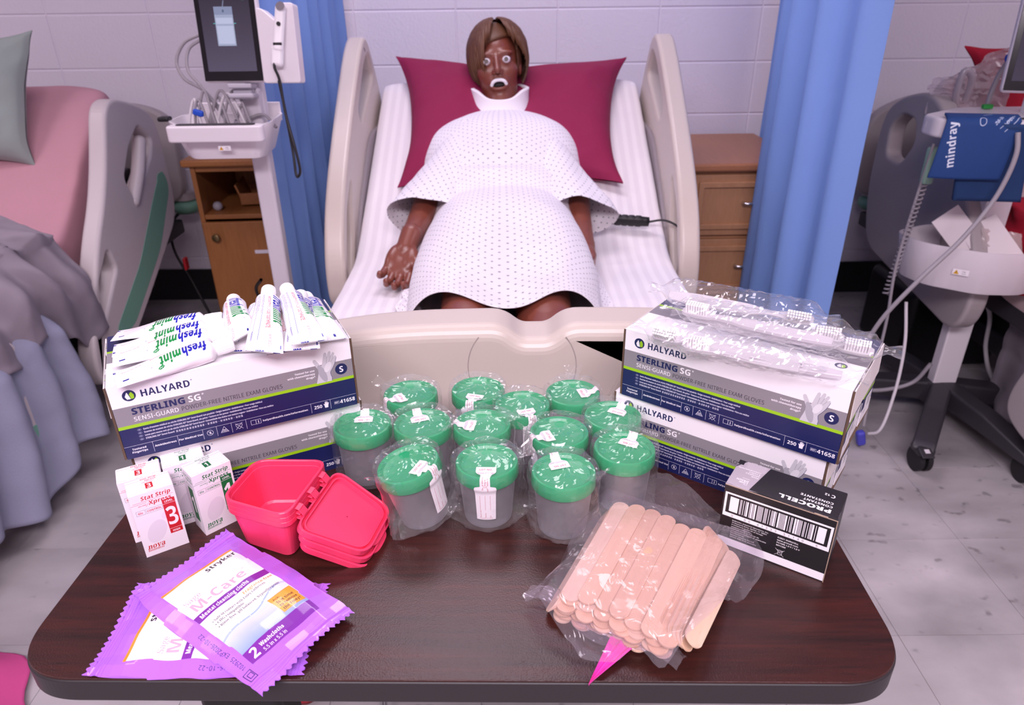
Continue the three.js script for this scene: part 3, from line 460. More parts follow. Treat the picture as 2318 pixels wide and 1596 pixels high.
// ---------------------------------------------------------------- specimen cups in bags
{
  const green = std(0x1c9a63, 0.33), frost = phy(0xe9e6ec, 0.38, { transmission: 0.86, thickness: 0, ior: 1.45, side: THREE.DoubleSide });
  const jarG = lathe([[0, 0.002], [0.0225, 0.0018], [0.0242, 0.0004], [0.0255, 0.0015], [0.0262, 0.006], [0.0298, 0.054], [0.0312, 0.0555], [0.0312, 0.0575], [0.0302, 0.058], [0.0302, 0.066]], 56);
  const lidG = (() => { const n = 120, prof = [[0, 0.0662], [0.024, 0.0662], [0.0268, 0.0668], [0.0286, 0.0694], [0.0302, 0.0708], [0.0319, 0.0702], [0.0327, 0.0686], [0.0331, 0.0562], [0.0325, 0.0552], [0.0314, 0.0555]]; return toCreasedNormals(grid(n, prof.length - 1, (u, v) => { const k = Math.round(v * (prof.length - 1)), a = u * 2 * PI, r = prof[k][0] * (k === 7 || k === 6 ? 1 + 0.004 * (i2(u * n) % 2) : 1); return [cos(a) * r, prof[k][1], sin(a) * r]; }, { closed: true, flip: true }), 0.6); })();
  function i2(x) { return Math.round(x); }
  const labT = canvasTex(320, 1024, (c, w, h) => { // top of the canvas: the tag on the lid
    c.fillStyle = '#f5eef3'; c.fillRect(0, 0, w, h); F(c, 'bold 50px sans-serif', '#d05a68', 'center'); c.fillText('LOT NO.', w / 2, 74); F(c, 'bold 46px monospace', '#8d7f8a', 'center'); c.fillText('2503703484', w / 2, 150);
    c.save(); c.translate(w / 2, 520); c.rotate(-PI / 2); F(c, 'bold 28px sans-serif', '#b9434f', 'center'); ['Sterile interior', 'as long as', 'seal remains intact'].forEach((s, i) => c.fillText(s, 120, -26 + i * 36)); c.restore();
    c.fillStyle = '#b9434f'; for (const x of [70, 150, 230]) c.fillRect(x, 620, 4, 240); c.save(); c.translate(0, 990); c.rotate(-PI / 2); F(c, '30px sans-serif', '#b9434f'); c.fillText('Room No.', 0, 84); c.fillText('Name', 0, 164); c.fillText('Dr.', 0, 244); c.restore(); F(c, '24px sans-serif', '#c88a92', 'center'); c.fillText('17763000 501-0288', w / 2, 1010);
  });
  const labG = (() => { // runs over the lid, down its skirt and down the jar
    const path = [[0.0075, 0.0672], [0.0262, 0.0674], [0.0288, 0.0704], [0.0302, 0.0714], [0.0322, 0.0708], [0.0334, 0.0686], [0.0337, 0.056], [0.0322, 0.053], [0.0312, 0.05], [0.0287, 0.0155]], len = [0]; for (let i = 1; i < path.length; i++) len.push(len[i - 1] + Math.hypot(path[i][0] - path[i - 1][0], path[i][1] - path[i - 1][1])); const S = len[len.length - 1];
    return grid(8, 48, (u, v) => {
      const s = v * S; let k = 1; while (k < path.length - 1 && len[k] < s) k++; const q = (s - len[k - 1]) / (len[k] - len[k - 1]), r = lerp(path[k - 1][0], path[k][0], q), y = lerp(path[k - 1][1], path[k][1], q);
      const hw = s < 0.0125 ? 0.0105 - 0.0025 * sstep(s, 0.009, 0.0125) : s < 0.036 ? 0.0052 : lerp(0.0052, 0.0115, sstep(s, 0.036, 0.0385)), t = (u - 0.5) * 2 * hw;
      const a = t / 0.033, w = sstep(s, 0.0195, 0.026); return [lerp(t, r * sin(a), w), y + 0.0002, lerp(r, r * cos(a), w) + 0.0003];
    }, { uv: (u, v) => { const s = v * S, hw = s < 0.0125 ? 0.0105 : s < 0.036 ? 0.0052 : 0.0115; return [0.5 + (u - 0.5) * hw / 0.0115, 1 - v]; } });
  })();
  const paper = std(0xffffff, 0.55, { map: labT, side: THREE.DoubleSide });
  const bagG = (seed, tabA, tight) => {
    const side = filmSheet(72, 34, (u, v) => {
      const a = u * 2 * PI, prof = [[0.012, 0.0008], [0.028, 0.0009], [0.0335, 0.006], [0.0345, 0.03], [0.0352, 0.05], [0.0358, 0.066], [0.034, 0.0735], [0.022, 0.0755], [0.004, 0.0765]], k = v * 8, i = min(7, k | 0), q = k - i;
      let r = lerp(prof[i][0], prof[i + 1][0], q), y = lerp(prof[i][1], prof[i + 1][1], q); const low = 1 - sstep(y, 0, 0.055);
      const fl = Math.pow(abs(cos(a - tabA)), 18); r += fl * (0.002 + 0.009 * low) * (r > 0.02 ? 1 : 0.2);
      const cr = crinkle(cos(a) * 0.03 + seed, y * 1.2, sin(a) * 0.03, 58); r += cr * 0.0026 * (0.5 + low) + 0.0008; const mid = sstep(y, 0.07, 0.075);
      return [cos(a) * r, max(0.0007, y + mid * (0.004 * crinkle(cos(a) * r, seed, sin(a) * r, 60) + 0.0022)), sin(a) * r];
    }, { closed: true, flip: true, crease: 0.22 });
    const tabs = [[tabA, 0.034, 0.073, 0.55], [tabA + PI, 0.036, 0.012, -0.1]].map(([A, r0, y0, lift], n) => filmSheet(14, 9, (u, v) => { // gathered ends
      const w = (u - 0.5) * lerp(0.012, 0.026, v), d = v * (n ? 0.016 : 0.021), f = 0.0013 * cos(u * PI * 9) * v + 0.0016 * PN(u * 5, v * 4, seed); const r = r0 - 0.006 + d * cos(lift);
      return [cos(A) * r - sin(A) * w, max(0.001, y0 + d * sin(lift) + f), sin(A) * r + cos(A) * w];
    }, { crease: 0.3 }));
    return merge([side, ...tabs]);
  };
  const bags = [bagG(1, 2.5, 0), bagG(4, -0.7, 0), bagG(8, 0.6, 0), bagG(13, -2.3, 0)];
  const g = 'bagged specimen cups with green lids', first = [null];
  const put = (x, z, labelTurn, bag, bagTurn, label, tilt) => {
    const t = thing('specimen_cup', label, 'cup', [x, TOP, z], 0, g);
    part('jar', jarG, frost, t, 'frosted clear plastic jar'); part('lid', lidG, green, t, 'green screw lid'); part('label', labG, paper, t, 'white paper seal label with red print').rotation.y = rad(labelTurn);
    part('bag', bags[bag], film, t, 'crumpled clear bag').rotation.y = bagTurn;
    if (tilt) { t.rotation.set(...tilt); t.position.y += 0.0055; }
    return t;
  };
  put(-0.0965, -0.5975, 62, 0, 0.3, 'green-lidded cup leaning to the left, front left of the group', [0.05, 0, 0.2]);
  put(-0.0290, -0.6030, -2, 1, -0.6, 'green-lidded cup with its seal label facing straight to the front');
  put(0.0500, -0.5840, 196, 2, 0.0, 'green-lidded cup at the front right, a long bag tail rising from its lid');
  put(0.1180, -0.6240, 152, 1, 0.4, 'green-lidded cup at the right end, beside the bag of wooden sticks');
  put(-0.1730, -0.6765, 184, 3, 0.2, 'green-lidded cup at the left end, right behind the pink lids');
  put(-0.1045, -0.6770, 200, 0, 1.9, 'green-lidded cup second from left in the middle row');
  put(-0.0365, -0.6735, -98, 2, 0.7, 'green-lidded cup straight behind the one with the front-facing label');
  put(0.0500, -0.6560, -72, 3, 1.1, 'green-lidded cup behind the front right one, in the middle row');
  put(-0.1265, -0.7450, -60, 1, 2.2, 'green-lidded cup at the back left, seen against the white bed sheet');
  put(-0.0440, -0.7520, -16, 3, 2.6, 'green-lidded cup at the back, label band hanging on its front rim');
  put(0.0100, -0.7155, 20, 0, 0.9, 'cup with the palest cloudy lid, in the centre of the back of the group');
  put(0.0720, -0.7420, 104, 2, 2.1, 'green-lidded cup at the back right with a ribbed bag end sticking up');
  put(0.1140, -0.6890, 150, 0, 2.9, 'green-lidded cup half hidden at the corner of the right glove boxes');
}
// ---------------------------------------------------------------- nested pink containers
{
  const pink = std(0xf03c66, 0.36), pinkIn = pink;
  const outline = (k) => smoothShape([[-k, -0.047 + k], [-k, 0.047 - k], [-0.078 + k, 0.034 - k], [-0.078 + k, -0.034 + k]], 0.016 - k * 0.5);
  const ring = (k, sc = 1) => { const p = outline(k).getSpacedPoints(95); return p.map((q) => [(q.x + 0.039) * sc - 0.039, q.y * sc]); };
  const loft = (prof) => { const R = prof.map(([k, sc]) => ring(k, sc)), n = 96; return toCreasedNormals(grid(n, prof.length - 1, (u, v) => { const j = Math.round(v * (prof.length - 1)), q = R[j][Math.round(u * n) % 96]; return [q[0], prof[j][2], q[1]]; }, { closed: true, flip: false }), 0.35); };
  const H = 0.0515;
  const bodyG = loft([[0.006, 0.02, 0.0004], [0.0085, 0.9, 0.0004], [0.0055, 0.925, 0.0025], [0.0022, 0.99, H - 0.0066], [0.001, 1, H - 0.0064], [0, 1, H - 0.0056], [0, 1, H - 0.0007], [0.0006, 1, H], [0.0022, 1, H], [0.0028, 1, H - 0.0007], [0.0034, 0.992, H - 0.0055], [0.004, 0.988, H - 0.006], [0.0066, 0.925, 0.004], [0.0082, 0.91, 0.0018], [0.006, 0.02, 0.0018]]);
  const lidG = (() => { // open tray, hinge edge along x = 0, spreads to +x
    const g = loft([[0.006, 0.02, -0.006], [0.008, 1, -0.006], [0.0062, 1, -0.0056], [0.004, 1, -0.0072], [0.0005, 1, -0.0074], [0, 1, -0.0066], [0, 1, 0], [0.0004, 1, 0.0006], [0.0018, 1, 0.0006], [0.0022, 1, 0], [0.0026, 1, -0.0044], [0.0044, 1, -0.0044], [0.0048, 1, -0.0008], [0.006, 1, -0.0008], [0.0066, 1, -0.0044], [0.0066, 0.02, -0.0044]]);
    g.scale(-1, 1, 1); const ix = g.index; if (ix) { const a = ix.array; for (let i = 0; i < a.length; i += 3) { const t = a[i + 1]; a[i + 1] = a[i + 2]; a[i + 2] = t; } } else { for (const k of ['position', 'normal', 'uv']) { const A = g.attributes[k], n = A.itemSize, a = A.array; for (let i = 0; i < A.count; i += 3) for (let c = 0; c < n; c++) { const t = a[(i + 1) * n + c]; a[(i + 1) * n + c] = a[(i + 2) * n + c]; a[(i + 2) * n + c] = t; } } }
    return g;
  })();
  const tabG = extrude(smoothShape([[0.0745, -0.019, 0.001], [0.0815, -0.013, 0.006], [0.0825, 0, 0.02], [0.0815, 0.013, 0.006], [0.0745, 0.019, 0.001]]), 0.0016, 0.0004).rotateX(PI / 2);
  const g = 'three nested pink containers with open lids';
  const labels = ['innermost pink container, its empty inside in full view', 'middle pink container of the nested three, one rim below the top', 'outermost pink container of the nested three, standing on the table'];
  const bin = [-0.2085, -0.572];
  for (let i = 0; i < 3; i++) {
    const y = TOP + 0.0115 - i * 0.0057;
    const t = thing('pink_container', labels[i], 'container', [bin[0], y, bin[1]], rad(-11.6), g);
    part('body', bodyG, pink, t); const lid = new THREE.Group(); lid.name = 'lid'; t.add(lid);
    lid.position.set(0.0065, H - 0.0125 - i * 0.0042, 0.0); lid.rotation.z = -0.47; lid.scale.set(0.95, 1, 1.04);
    part('tray', lidG, pink, lid); part('thumb_tab', tabG, pink, lid).position.y = -0.0058;
    for (const z of [-0.026, 0, 0.026]) part('hinge', merge([at(box(0.005, 0.0013, 0.0095, 0.0005), 0.0022, H - 0.0045, z, 0, 0, -0.3), at(box(0.0085, 0.0013, 0.0095, 0.0005), 0.0058, H - 0.0082 - i * 0.0021, z, 0, 0, -0.95)]), pink, t);
  }
}

// ---------------------------------------------------------------- purple cloth packets
{
  const art = canvasTex(1080, 1816, (c, w, h) => { // across the packet, along the packet (top = first seal)
    const P = '#b06be0', D = '#7d2f9e'; c.fillStyle = P; c.fillRect(0, 0, w, h); c.fillStyle = '#a25ad2'; for (let i = 0; i < 5; i++) { c.fillRect(0, 30 + i * 26, w, 5); c.fillRect(0, h - 150 + i * 26, w, 5); }
    const x0 = 150, x1 = 900, y0 = 270, y1 = 1560; c.fillStyle = '#f7f1f6'; c.fillRect(x0, y0, x1 - x0, y1 - y0); c.fillStyle = '#f0902a'; c.fillRect(x0 - 6, y0 - 10, x1 - x0 + 12, 30);
    const gr = c.createLinearGradient(0, 1130, 0, 1420); gr.addColorStop(0, '#dcdcf2'); gr.addColorStop(1, '#8fa3d2'); c.fillStyle = gr; c.beginPath(); c.moveTo(x0, 1190); c.bezierCurveTo(350, 1110, 450, 1200, 600, 1130); c.bezierCurveTo(740, 1060, 820, 1010, x1, 1060); c.lineTo(x1, 1440); c.lineTo(x0, 1440); c.fill();
    c.strokeStyle = '#8fa9dc'; c.lineWidth = 5; for (let k = 0; k < 3; k++) { c.beginPath(); c.moveTo(x0, 1188 + k * 8); c.bezierCurveTo(350, 1106 + k * 9, 450, 1200 + k * 4, 600, 1130 + k * 7); c.bezierCurveTo(740, 1056 + k * 6, 820, 1006 + k * 10, x1, 1056 + k * 12); c.stroke(); } const r = rng(8); c.fillStyle = '#eef0fb'; for (let i = 0; i < 90; i++) { c.beginPath(); c.arc(x0 + r() * 750, 1150 - r() * 60 + 30 * sin(i), 2 + r() * 6, 0, 7); c.fill(); }
    c.fillStyle = D; c.fillRect(x0, 1420, x1 - x0, y1 - 1420);
    F(c, 'bold 96px sans-serif', '#1a171b'); c.save(); c.translate(560, 380); c.fillText('stryker', 0, 0); c.restore();
    F(c, '76px serif', '#b59aae'); c.fillText('Sage', 200, 600); F(c, 'bold 150px sans-serif', '#caa6ba'); c.lineWidth = 6; c.strokeStyle = '#caa6ba'; txt(c, 'M-Care', 200, 730, 560); F(c, '30px sans-serif', '#caa6ba'); c.fillText('®', 765, 640);
    c.fillStyle = D; c.fillRect(x0, 770, x1 - x0, 86); F(c, 'bold 60px sans-serif', '#f6eef7'); txt(c, 'Meatal cleansing cloths', 190, 834, 510); F(c, 'bold 46px sans-serif', '#f0902a'); txt(c, 'Fragrance-free', 580, 914, 310);
    F(c, 'bold 40px serif', '#2a252b'); txt(c, '• Safe in contact with Foley catheters', 220, 960, 560); txt(c, '• CHG compatible', 220, 1008, 300); txt(c, '• Rinse-free, pH balanced, hypoallergenic', 220, 1056, 640);
    c.fillStyle = '#f3a13a'; c.beginPath(); c.moveTo(640, 1160); c.lineTo(890, 1150); c.lineTo(890, 1384); c.lineTo(650, 1374); c.fill(); c.strokeStyle = '#c77716'; c.lineWidth = 4; c.stroke(); F(c, '42px sans-serif', '#2a2118'); c.fillText('Ask:', 670, 1212); F(c, 'bold 46px sans-serif', '#2a2118'); txt(c, 'Is it time', 672, 1262, 180); txt(c, 'to remove', 672, 1310, 196); txt(c, 'the Foley?', 672, 1358, 200);
    F(c, 'bold 140px sans-serif', '#fbf5fb'); c.fillText('2', 190, 1536); F(c, 'bold 48px sans-serif', '#fbf5fb'); txt(c, 'Washcloths', 300, 1488, 260); F(c, '44px sans-serif', '#fbf5fb'); txt(c, '5.5 in x 5.5 in', 300, 1540, 250);
    c.save(); c.translate(70, 1480); c.rotate(-PI / 2); F(c, '50px monospace', '#3a2450'); c.fillText('102925 EXP2026-10-22', -60, 30); c.strokeStyle = '#3a2450'; c.lineWidth = 6; c.strokeRect(-190, -36, 96, 70); c.strokeRect(-166, -16, 46, 40); c.restore();
  });
  const hMap = (u, v, k) => { const e = sstep(min(v, 1 - v), 0.075, 0.3) * sstep(min(u, 1 - u), 0, 0.33); return Math.pow(e, 0.62) * k; };
  const W = 0.108, L = 0.1805;
  const packet = (seed, k) => {
    const skin = (s) => toCreasedNormals(grid(60, 130, (u, v) => {
      const seal = 1 - sstep(min(v, 1 - v), 0.05, 0.07), zig = (abs(((u * 17) % 1) - 0.5) * 2 - 0.5) * 0.0042 * (v < 0.012 || v > 0.988 ? 1 : 0);
      const w = (0.0011 * PN(u * 4, v * 7, seed) + 0.0011 * ridge(u * 3 + seed, v * 5, 2) * sstep(min(u, 1 - u), 0, 0.1)), pl = 0.0011 * cos(v * 700) * seal * (s > 0 ? 1 : 0.4) + 0.0035 * seal * sin(u * 5 + seed + (v > 0.5 ? 2 : 0));
      const pinch = 1 - 0.035 * (1 - sstep(min(v, 1 - v), 0.02, 0.14)) - 0.03 * sstep(abs(v - 0.5), 0.2, 0) ;
      const side = (u - 0.5) * W * pinch + 0.0014 * PN(v * 9, u * 2, seed + 3);
      const y = s * hMap(u, v, k) + w * (s > 0 ? 1.1 : 0.3) + pl + 0.0025; return [side, max(y, 0.0004 + (s > 0 ? 0.0008 : 0)), (v - 0.5) * L + (v < 0.5 ? -zig : zig)];
    }, { us: 1, vs: 1, flip: s > 0, uv: (u, v) => [u, 1 - v] }), 0.9);
    return merge([skin(1), skin(-1)]);
  };
  const mat = phy(0xffffff, 0.24, { map: art, clearcoat: 0.5, clearcoatRoughness: 0.12, side: THREE.DoubleSide }), g = 'purple cleansing cloth packets';
  const lay = (label, seed, k, cx, y, cz, deg, rx, rz) => { const t = thing('cloth_packet', label, 'packet', [cx, y, cz], 0, g); t.rotation.order = 'YXZ'; t.rotation.set(rx, rad(deg), rz); part('pouch', packet(seed, k), mat, t); return t; };
  lay('purple cloth packet underneath, lying along the front table edge', 3, 0.0075, -0.2695, TOP + 0.0002, -0.4500, 90.5, 0, 0);
  lay('purple cloth packet on top, lying slantwise across the other one', 9, 0.0075, -0.2500, TOP + 0.0095, -0.4680, 55.6, 0.02, 0);
}

// ---------------------------------------------------------------- tongue depressors in a bag
{
  const wood = dataTex(256, 1024, (u, v) => { const n = tile((x, y) => fbm(x * 9, y * 3, 1, 4) + 0.5 * fbm(x * 60, y * 5, 2, 3), u, v), s = sstep(tile((x, y) => PN(x * 70, y * 14, 7), u, v), 0.32, 0.6); const g = 0.5 + 0.5 * n; return [0.83 + 0.09 * g - 0.04 * s, 0.70 + 0.1 * g - 0.06 * s, 0.6 + 0.1 * g - 0.06 * s]; });
  const L = 0.15, w = 0.0088, t0 = 0.0016;
  const stickG = [0, 1, 2].map((k) => { const s = new THREE.Shape(); s.absarc(L / 2 - w, 0, w, -PI / 2, PI / 2, false); s.absarc(-L / 2 + w, 0, w, PI / 2, PI * 1.5, false); const g = new THREE.ExtrudeGeometry(s, { depth: t0, bevelEnabled: false, curveSegments: 7 }).rotateX(-PI / 2); const p = g.attributes.position, u = g.attributes.uv; for (let i = 0; i < p.count; i++) u.setXY(i, p.getZ(i) * 16 + 0.5 + k * 0.31, p.getX(i) * 5 + k * 0.37); return g; });
  const mats = [0xffffff, 0xfff4ea, 0xf4e8de].map((c) => std(c, 0.62, { map: wood })), r = rng(19), grp = 'wooden tongue depressors in the clear bag';
  const put = (x, y, z, deg, roll, yaw2, label) => { const k = (r() * 3) | 0, m = part('tongue_depressor', stickG[k], mats[(r() * 3) | 0], scene); m.name = numbered('tongue_depressor'); m.position.set(x, y, z); m.rotation.order = 'YXZ'; m.rotation.set(roll, rad(deg), yaw2); tag(m, label ?? 'plain wooden tongue depressor among the bundle in the clear bag', 'tongue depressor', grp); return m; };
  // the bundle: columns of flat sticks lying on each other, a fan of top ones, and some fallen to the right
  const base = [0.0775, -0.5200], dir = rad(61.5), ax = [cos(dir), -sin(dir)], ay = [sin(dir), cos(dir)];
  const on = (s, q) => [base[0] + ay[0] * s + ax[0] * q, base[1] + ay[1] * s + ax[1] * q];
  for (let c = 0; c < 6; c++) for (let k = 0; k < 10; k++) {
    const [x, z] = on(c * 0.0168 + (r() - 0.5) * 0.004, (r() - 0.62) * 0.013);
    put(x, TOP + 0.0008 + k * 0.00205, z, 61.5 + (r() - 0.5) * 6, (r() - 0.5) * 0.06 + 0.03, 0);
  }
  const QT = [0.004, 0.006, 0.008, 0.004, 0, -0.002, -0.004];
  for (let k = 0; k < 7; k++) { const [x, z] = on(0.001 + k * 0.0158, QT[k]); put(x, TOP + 0.0218 + (k % 2) * 0.0019, z, 62.5 - k * 0.5, [0.06, -0.05, 0.09, 0.02, 0.06, 0.12, 0.1][k], 0); }
  for (let k = 0; k < 5; k++) { const [x, z] = on(-0.013 + k * 0.0017, -0.004 + k * 0.001); put(x, TOP + 0.0105, z, 63 - k * 0.8, -0.95 + k * 0.05, 0); }
  for (let k = 0; k < 13; k++) { const q = k / 13; put(lerp(0.1600, 0.1750, q), TOP + 0.0165 - q * 0.001, lerp(-0.4905, -0.4690, q), 58 - q * 5, 0.95 + (r() - 0.5) * 0.08, -0.02 - q * 0.14); }
  put(0.1785, TOP + 0.0195, -0.4640, 52.5, 0.62, -0.2, 'broad-facing tongue depressor at the right edge of the bundle in the bag');
  // the bag
  const t = thing('plastic_bag', 'large clear plastic bag wrapped round the wooden tongue depressors', 'bag', [0.125, TOP, -0.505]);
  const poly = [[0.0075, -0.4703], [0.0328, -0.4913], [0.058, -0.548], [0.086, -0.6], [0.118, -0.625], [0.15, -0.652], [0.178, -0.650], [0.1979, -0.6233], [0.225, -0.57], [0.2425, -0.5238], [0.215, -0.475], [0.1493, -0.4142], [0.133, -0.398], [0.1166, -0.392], [0.098, -0.408], [0.075, -0.402], [0.052, -0.404], [0.036, -0.432]].map(([x, z]) => V3(x - 0.125, 0, z + 0.505));
  const cu = new THREE.CatmullRomCurve3(poly, true, 'catmullrom', 0.25);
  const hh = (x, z) => { const X = x + 0.125 - base[0], Z = z - 0.505 - base[1], a = X * ax[0] + Z * ax[1], b = X * ay[0] + Z * ay[1]; const e = max(abs(a) - 0.08, max(-0.016 - b, b - 0.124)); const low = b > 0.098 ? sstep(b, 0.098, 0.125) * 0.004 : 0; return (0.0295 - low) * (1 - sstep(e, -0.002, 0.02)); };
  const sheet = (seed, lift) => filmSheet(150, 60, (u, v) => {
    const p = cu.getPointAt(u % 1), rr = 0.04 + 0.96 * v, x = p.x * rr, z = p.z * rr, h = hh(x, z), edge = sstep(v, 0.7, 1), cr = crinkle(x + seed, h, z, 26) * 0.0042 * (0.35 + edge) + crinkle(x, seed, z, 75) * 0.0011;
    return [x + 0.004 * PN(z * 30, x * 30, seed) * edge, max(0.0008, h + 0.0035 + lift + cr * (h > 0.03 ? 0.5 : 1) + edge * 0.0035 * (1 + sin(u * 34 + seed))), z + 0.004 * PN(x * 30, z * 30, seed + 5) * edge];
  }, { crease: 0.3, flip: false, closed: true });
  part('film', sheet(2, 0.0005), filmSoft, t);
  part('open_end', filmSheet(40, 12, (u, v) => { const x = lerp(0.0, 0.125, u) - 0.125, z = lerp(-0.474, -0.390, u) + 0.505; const w = 0.006 + 0.02 * v + 0.01 * sin(u * 9); return [x + w * 0.85 * (1 - u * 0.3), 0.004 + 0.007 * sin(v * 2.8) + 0.004 * crinkle(u * 2, v, 3, 4), z - w * 0.55]; }, { crease: 0.3 }), filmSoft, t);
  part('pink_insert', filmSheet(10, 14, (u, v) => [lerp(0.052, lerp(0.075, 0.106, u), v) - 0.125 + 0.006, 0.003 + 0.006 * v + 0.0015 * cos(u * 14), lerp(-0.386, -0.428, v) + 0.505], { crease: 0.5 }), phy(0xee3fae, 0.2, { side: THREE.DoubleSide, clearcoat: 0.6 }), t, 'bright pink printed scrap in the bag corner');
}
// ---------------------------------------------------------------- the middle bed
const beige = phy(0xc9bdb3, 0.4, { clearcoat: 0.25, clearcoatRoughness: 0.3 });
// side panel of a rail: outline and holes in (z, y), standing in the plane x = const
function railGeo(pts, holes, depth, round) {
  const s = smoothShape(pts, round); holes.forEach(([h, r]) => s.holes.push(holeOf(h, r)));
  return extrude(s, depth, min(0.012, depth * 0.45), { seg: 4, curve: 10 }).rotateY(-PI / 2); // shape x -> +z, extrusion -> -x
}
const sheetTex = (c0, c1, k) => dataTex(512, 512, (u, v) => { const s = 0.5 + 0.5 * sin(u * 2 * PI * k), n = tile((x, y) => fbm(x * 60, y * 60, 4, 3), u, v); const q = clamp(0.65 * sstep(s, 0.2, 0.9) + 0.4 + 0.5 * n, 0, 1); return c0.map((a, i) => lerp(c1[i], a, q)); });
// a mattress: a rounded slab swept along a side profile (z, y of the top) with ripples
function mattressGeo(prof, w, th, o = {}) {
  const c = new THREE.CatmullRomCurve3(prof.map(([z, y]) => V3(0, y, z)), false, 'centripetal'), L = c.getLength(), nz = o.nz ?? 120, nx = 88, r = o.r ?? 0.04;
  return grid(nx, nz, (u, v) => {
    const t = clamp(v, 0.0001, 0.9999), p = c.getPointAt(t), d = c.getTangentAt(t), N = V3(0, -d.z, d.y).multiplyScalar(-1); if (N.y < 0) N.multiplyScalar(-1);
    // rounded rectangle round the cross-section
    const a = u * 2 * PI, e = 0.22, ex = Math.sign(cos(a)) * Math.pow(abs(cos(a)), e), ey = Math.sign(sin(a)) * Math.pow(abs(sin(a)), e), endk = sstep(min(t, 1 - t) * L, 0, r), W = w / 2 - r * (1 - sqrt(max(0, 1 - (1 - endk) * (1 - endk)))), H = th / 2 - r * 0.9 * (1 - sqrt(max(0, 1 - (1 - endk) * (1 - endk))));
    const x = ex * W, h = -th / 2 + ey * H, top = sstep(ey, 0.2, 1); let q = top * (o.wr ?? 0.006) * (fbm(x * 5 + 3, t * L * 4, o.seed ?? 1, 3) + 0.35 * ridge(x * 3, t * L * 9, 5));
    if (o.extra) q += o.extra(x, t * L, top);
    return [x, p.y + N.y * (h + q), p.z + N.z * (h + q)];
  }, { closed: false, uv: (u, v, p) => [p[0] * (o.uk ?? 1), v * L * (o.vk ?? o.uk ?? 1)], flip: true });
}
const bedSurf = (z) => z > -1.95 ? 0.58 : 0.58 + (-1.95 - z) * Math.tan(rad(28));
{
  const t = thing('hospital_bed', 'beige plastic hospital bed in the middle, holding the mannequin', 'bed', [0, 0, 0]);
  // footboard
  const half = [[0, 0.862, 0.02], [0.018, 0.862, 0.012], [0.045, 0.884, 0.02], [0.2, 0.882, 0.2], [0.34, 0.86, 0.2], [0.455, 0.83, 0.06], [0.47, 0.62, 0.05], [0.44, 0.44, 0.05], [0, 0.42, 0.05]];
  const outl = [...half, ...half.slice(1, -1).reverse().map(([x, y, r]) => [-x, y, r])];
  const s = smoothShape(outl, 0.03); for (const q of [-1, 1]) s.holes.push(holeOf([[q * 0.15, 0.846, 0.07], [q * 0.3, 0.832, 0.1], [q * 0.425, 0.8, 0.03], [q * 0.425, 0.67, 0.03], [q * 0.085, 0.665, 0.03]].map(([x, y, r]) => [x, y, r]), 0.03));
  part('footboard', extrude(s, 0.045, 0.02, { seg: 6, curve: 16 }).translate(0.03, -0.016, -0.925), beige, t);
  part('emblem_ring', new THREE.TorusGeometry(0.075, 0.0008, 8, 90, rad(255)).rotateZ(rad(142)).translate(0.012, 0.808, -0.8601), std(0xa89d98, 0.5), t);
  part('foot_bumper', merge([-1, 1].map((q) => at(cyl(0.028, 0.028, 0.05, 20), 0.03 + q * 0.47, 0.5, -0.9))), M.bedGrey, t);
  // head rails, raised with the backrest
  const rail = [[-2.67, 1.04, 0.1], [-2.56, 1.163, 0.11], [-2.45, 1.13, 0.12], [-2.2, 0.945, 0.25], [-1.98, 0.76, 0.2], [-1.885, 0.6, 0.12], [-1.885, 0.47, 0.05], [-1.965, 0.43, 0.05], [-2.12, 0.46, 0.1], [-2.4, 0.5, 0.15], [-2.62, 0.53, 0.1], [-2.78, 0.72, 0.1], [-2.77, 0.9, 0.1]];
  const slot1 = [[[-2.62, 1.02], [-2.56, 1.105], [-2.47, 1.07], [-2.3, 0.945], [-2.36, 0.9], [-2.5, 0.965]], 0.035], slot2 = [[[-2.1, 0.79], [-2.0, 0.71], [-1.935, 0.59], [-1.935, 0.5], [-1.99, 0.52], [-2.05, 0.62]], 0.03];
  const panel = [[-2.66, 0.86, 0.04], [-2.42, 0.86, 0.08], [-2.12, 0.66, 0.1], [-2.04, 0.55, 0.03], [-2.2, 0.53, 0.05], [-2.52, 0.57, 0.05], [-2.68, 0.72, 0.05]];
  for (const q of [-1, 1]) {
    const r = part('side_rail', railGeo(rail, [slot1, slot2], 0.034, 0.04).translate(q * 0.505 + 0.017, 0, 0), beige, t);
    part('inner_panel', railGeo(panel, [], 0.014, 0.04).translate(q * 0.478 + 0.007, 0, 0), M.bedGrey, r, 'grey inner panel of the rail');
    if (q < 0) part('joint_band', new THREE.TorusGeometry(0.029, 0.0026, 8, 24).rotateX(0.9).translate(-0.505, 1.115, -2.5), M.bedGrey, r);
  }
  part('headboard', extrude(smoothShape([[-0.46, 0.5], [0.46, 0.5], [0.46, 0.9], [0.4, 0.95], [-0.4, 0.95], [-0.46, 0.9]], 0.06), 0.03, 0.012).translate(0, 0, -3.0), beige, t);
  part('deck_frame', merge([at(box(0.9, 0.05, 1.05, 0.01), 0, 0.395, -1.44), at(box(0.9, 0.05, 0.95, 0.01), 0, 0.6, -2.31, rad(28)), at(box(0.045, 0.07, 1.1, 0.01), -0.455, 0.43, -1.47), at(box(0.045, 0.07, 1.1, 0.01), 0.455, 0.43, -1.47), at(box(0.04, 0.06, 0.98, 0.01), -0.46, 0.645, -2.33, rad(28)), at(box(0.04, 0.06, 0.98, 0.01), 0.46, 0.645, -2.33, rad(28))]), M.bedGrey, t);
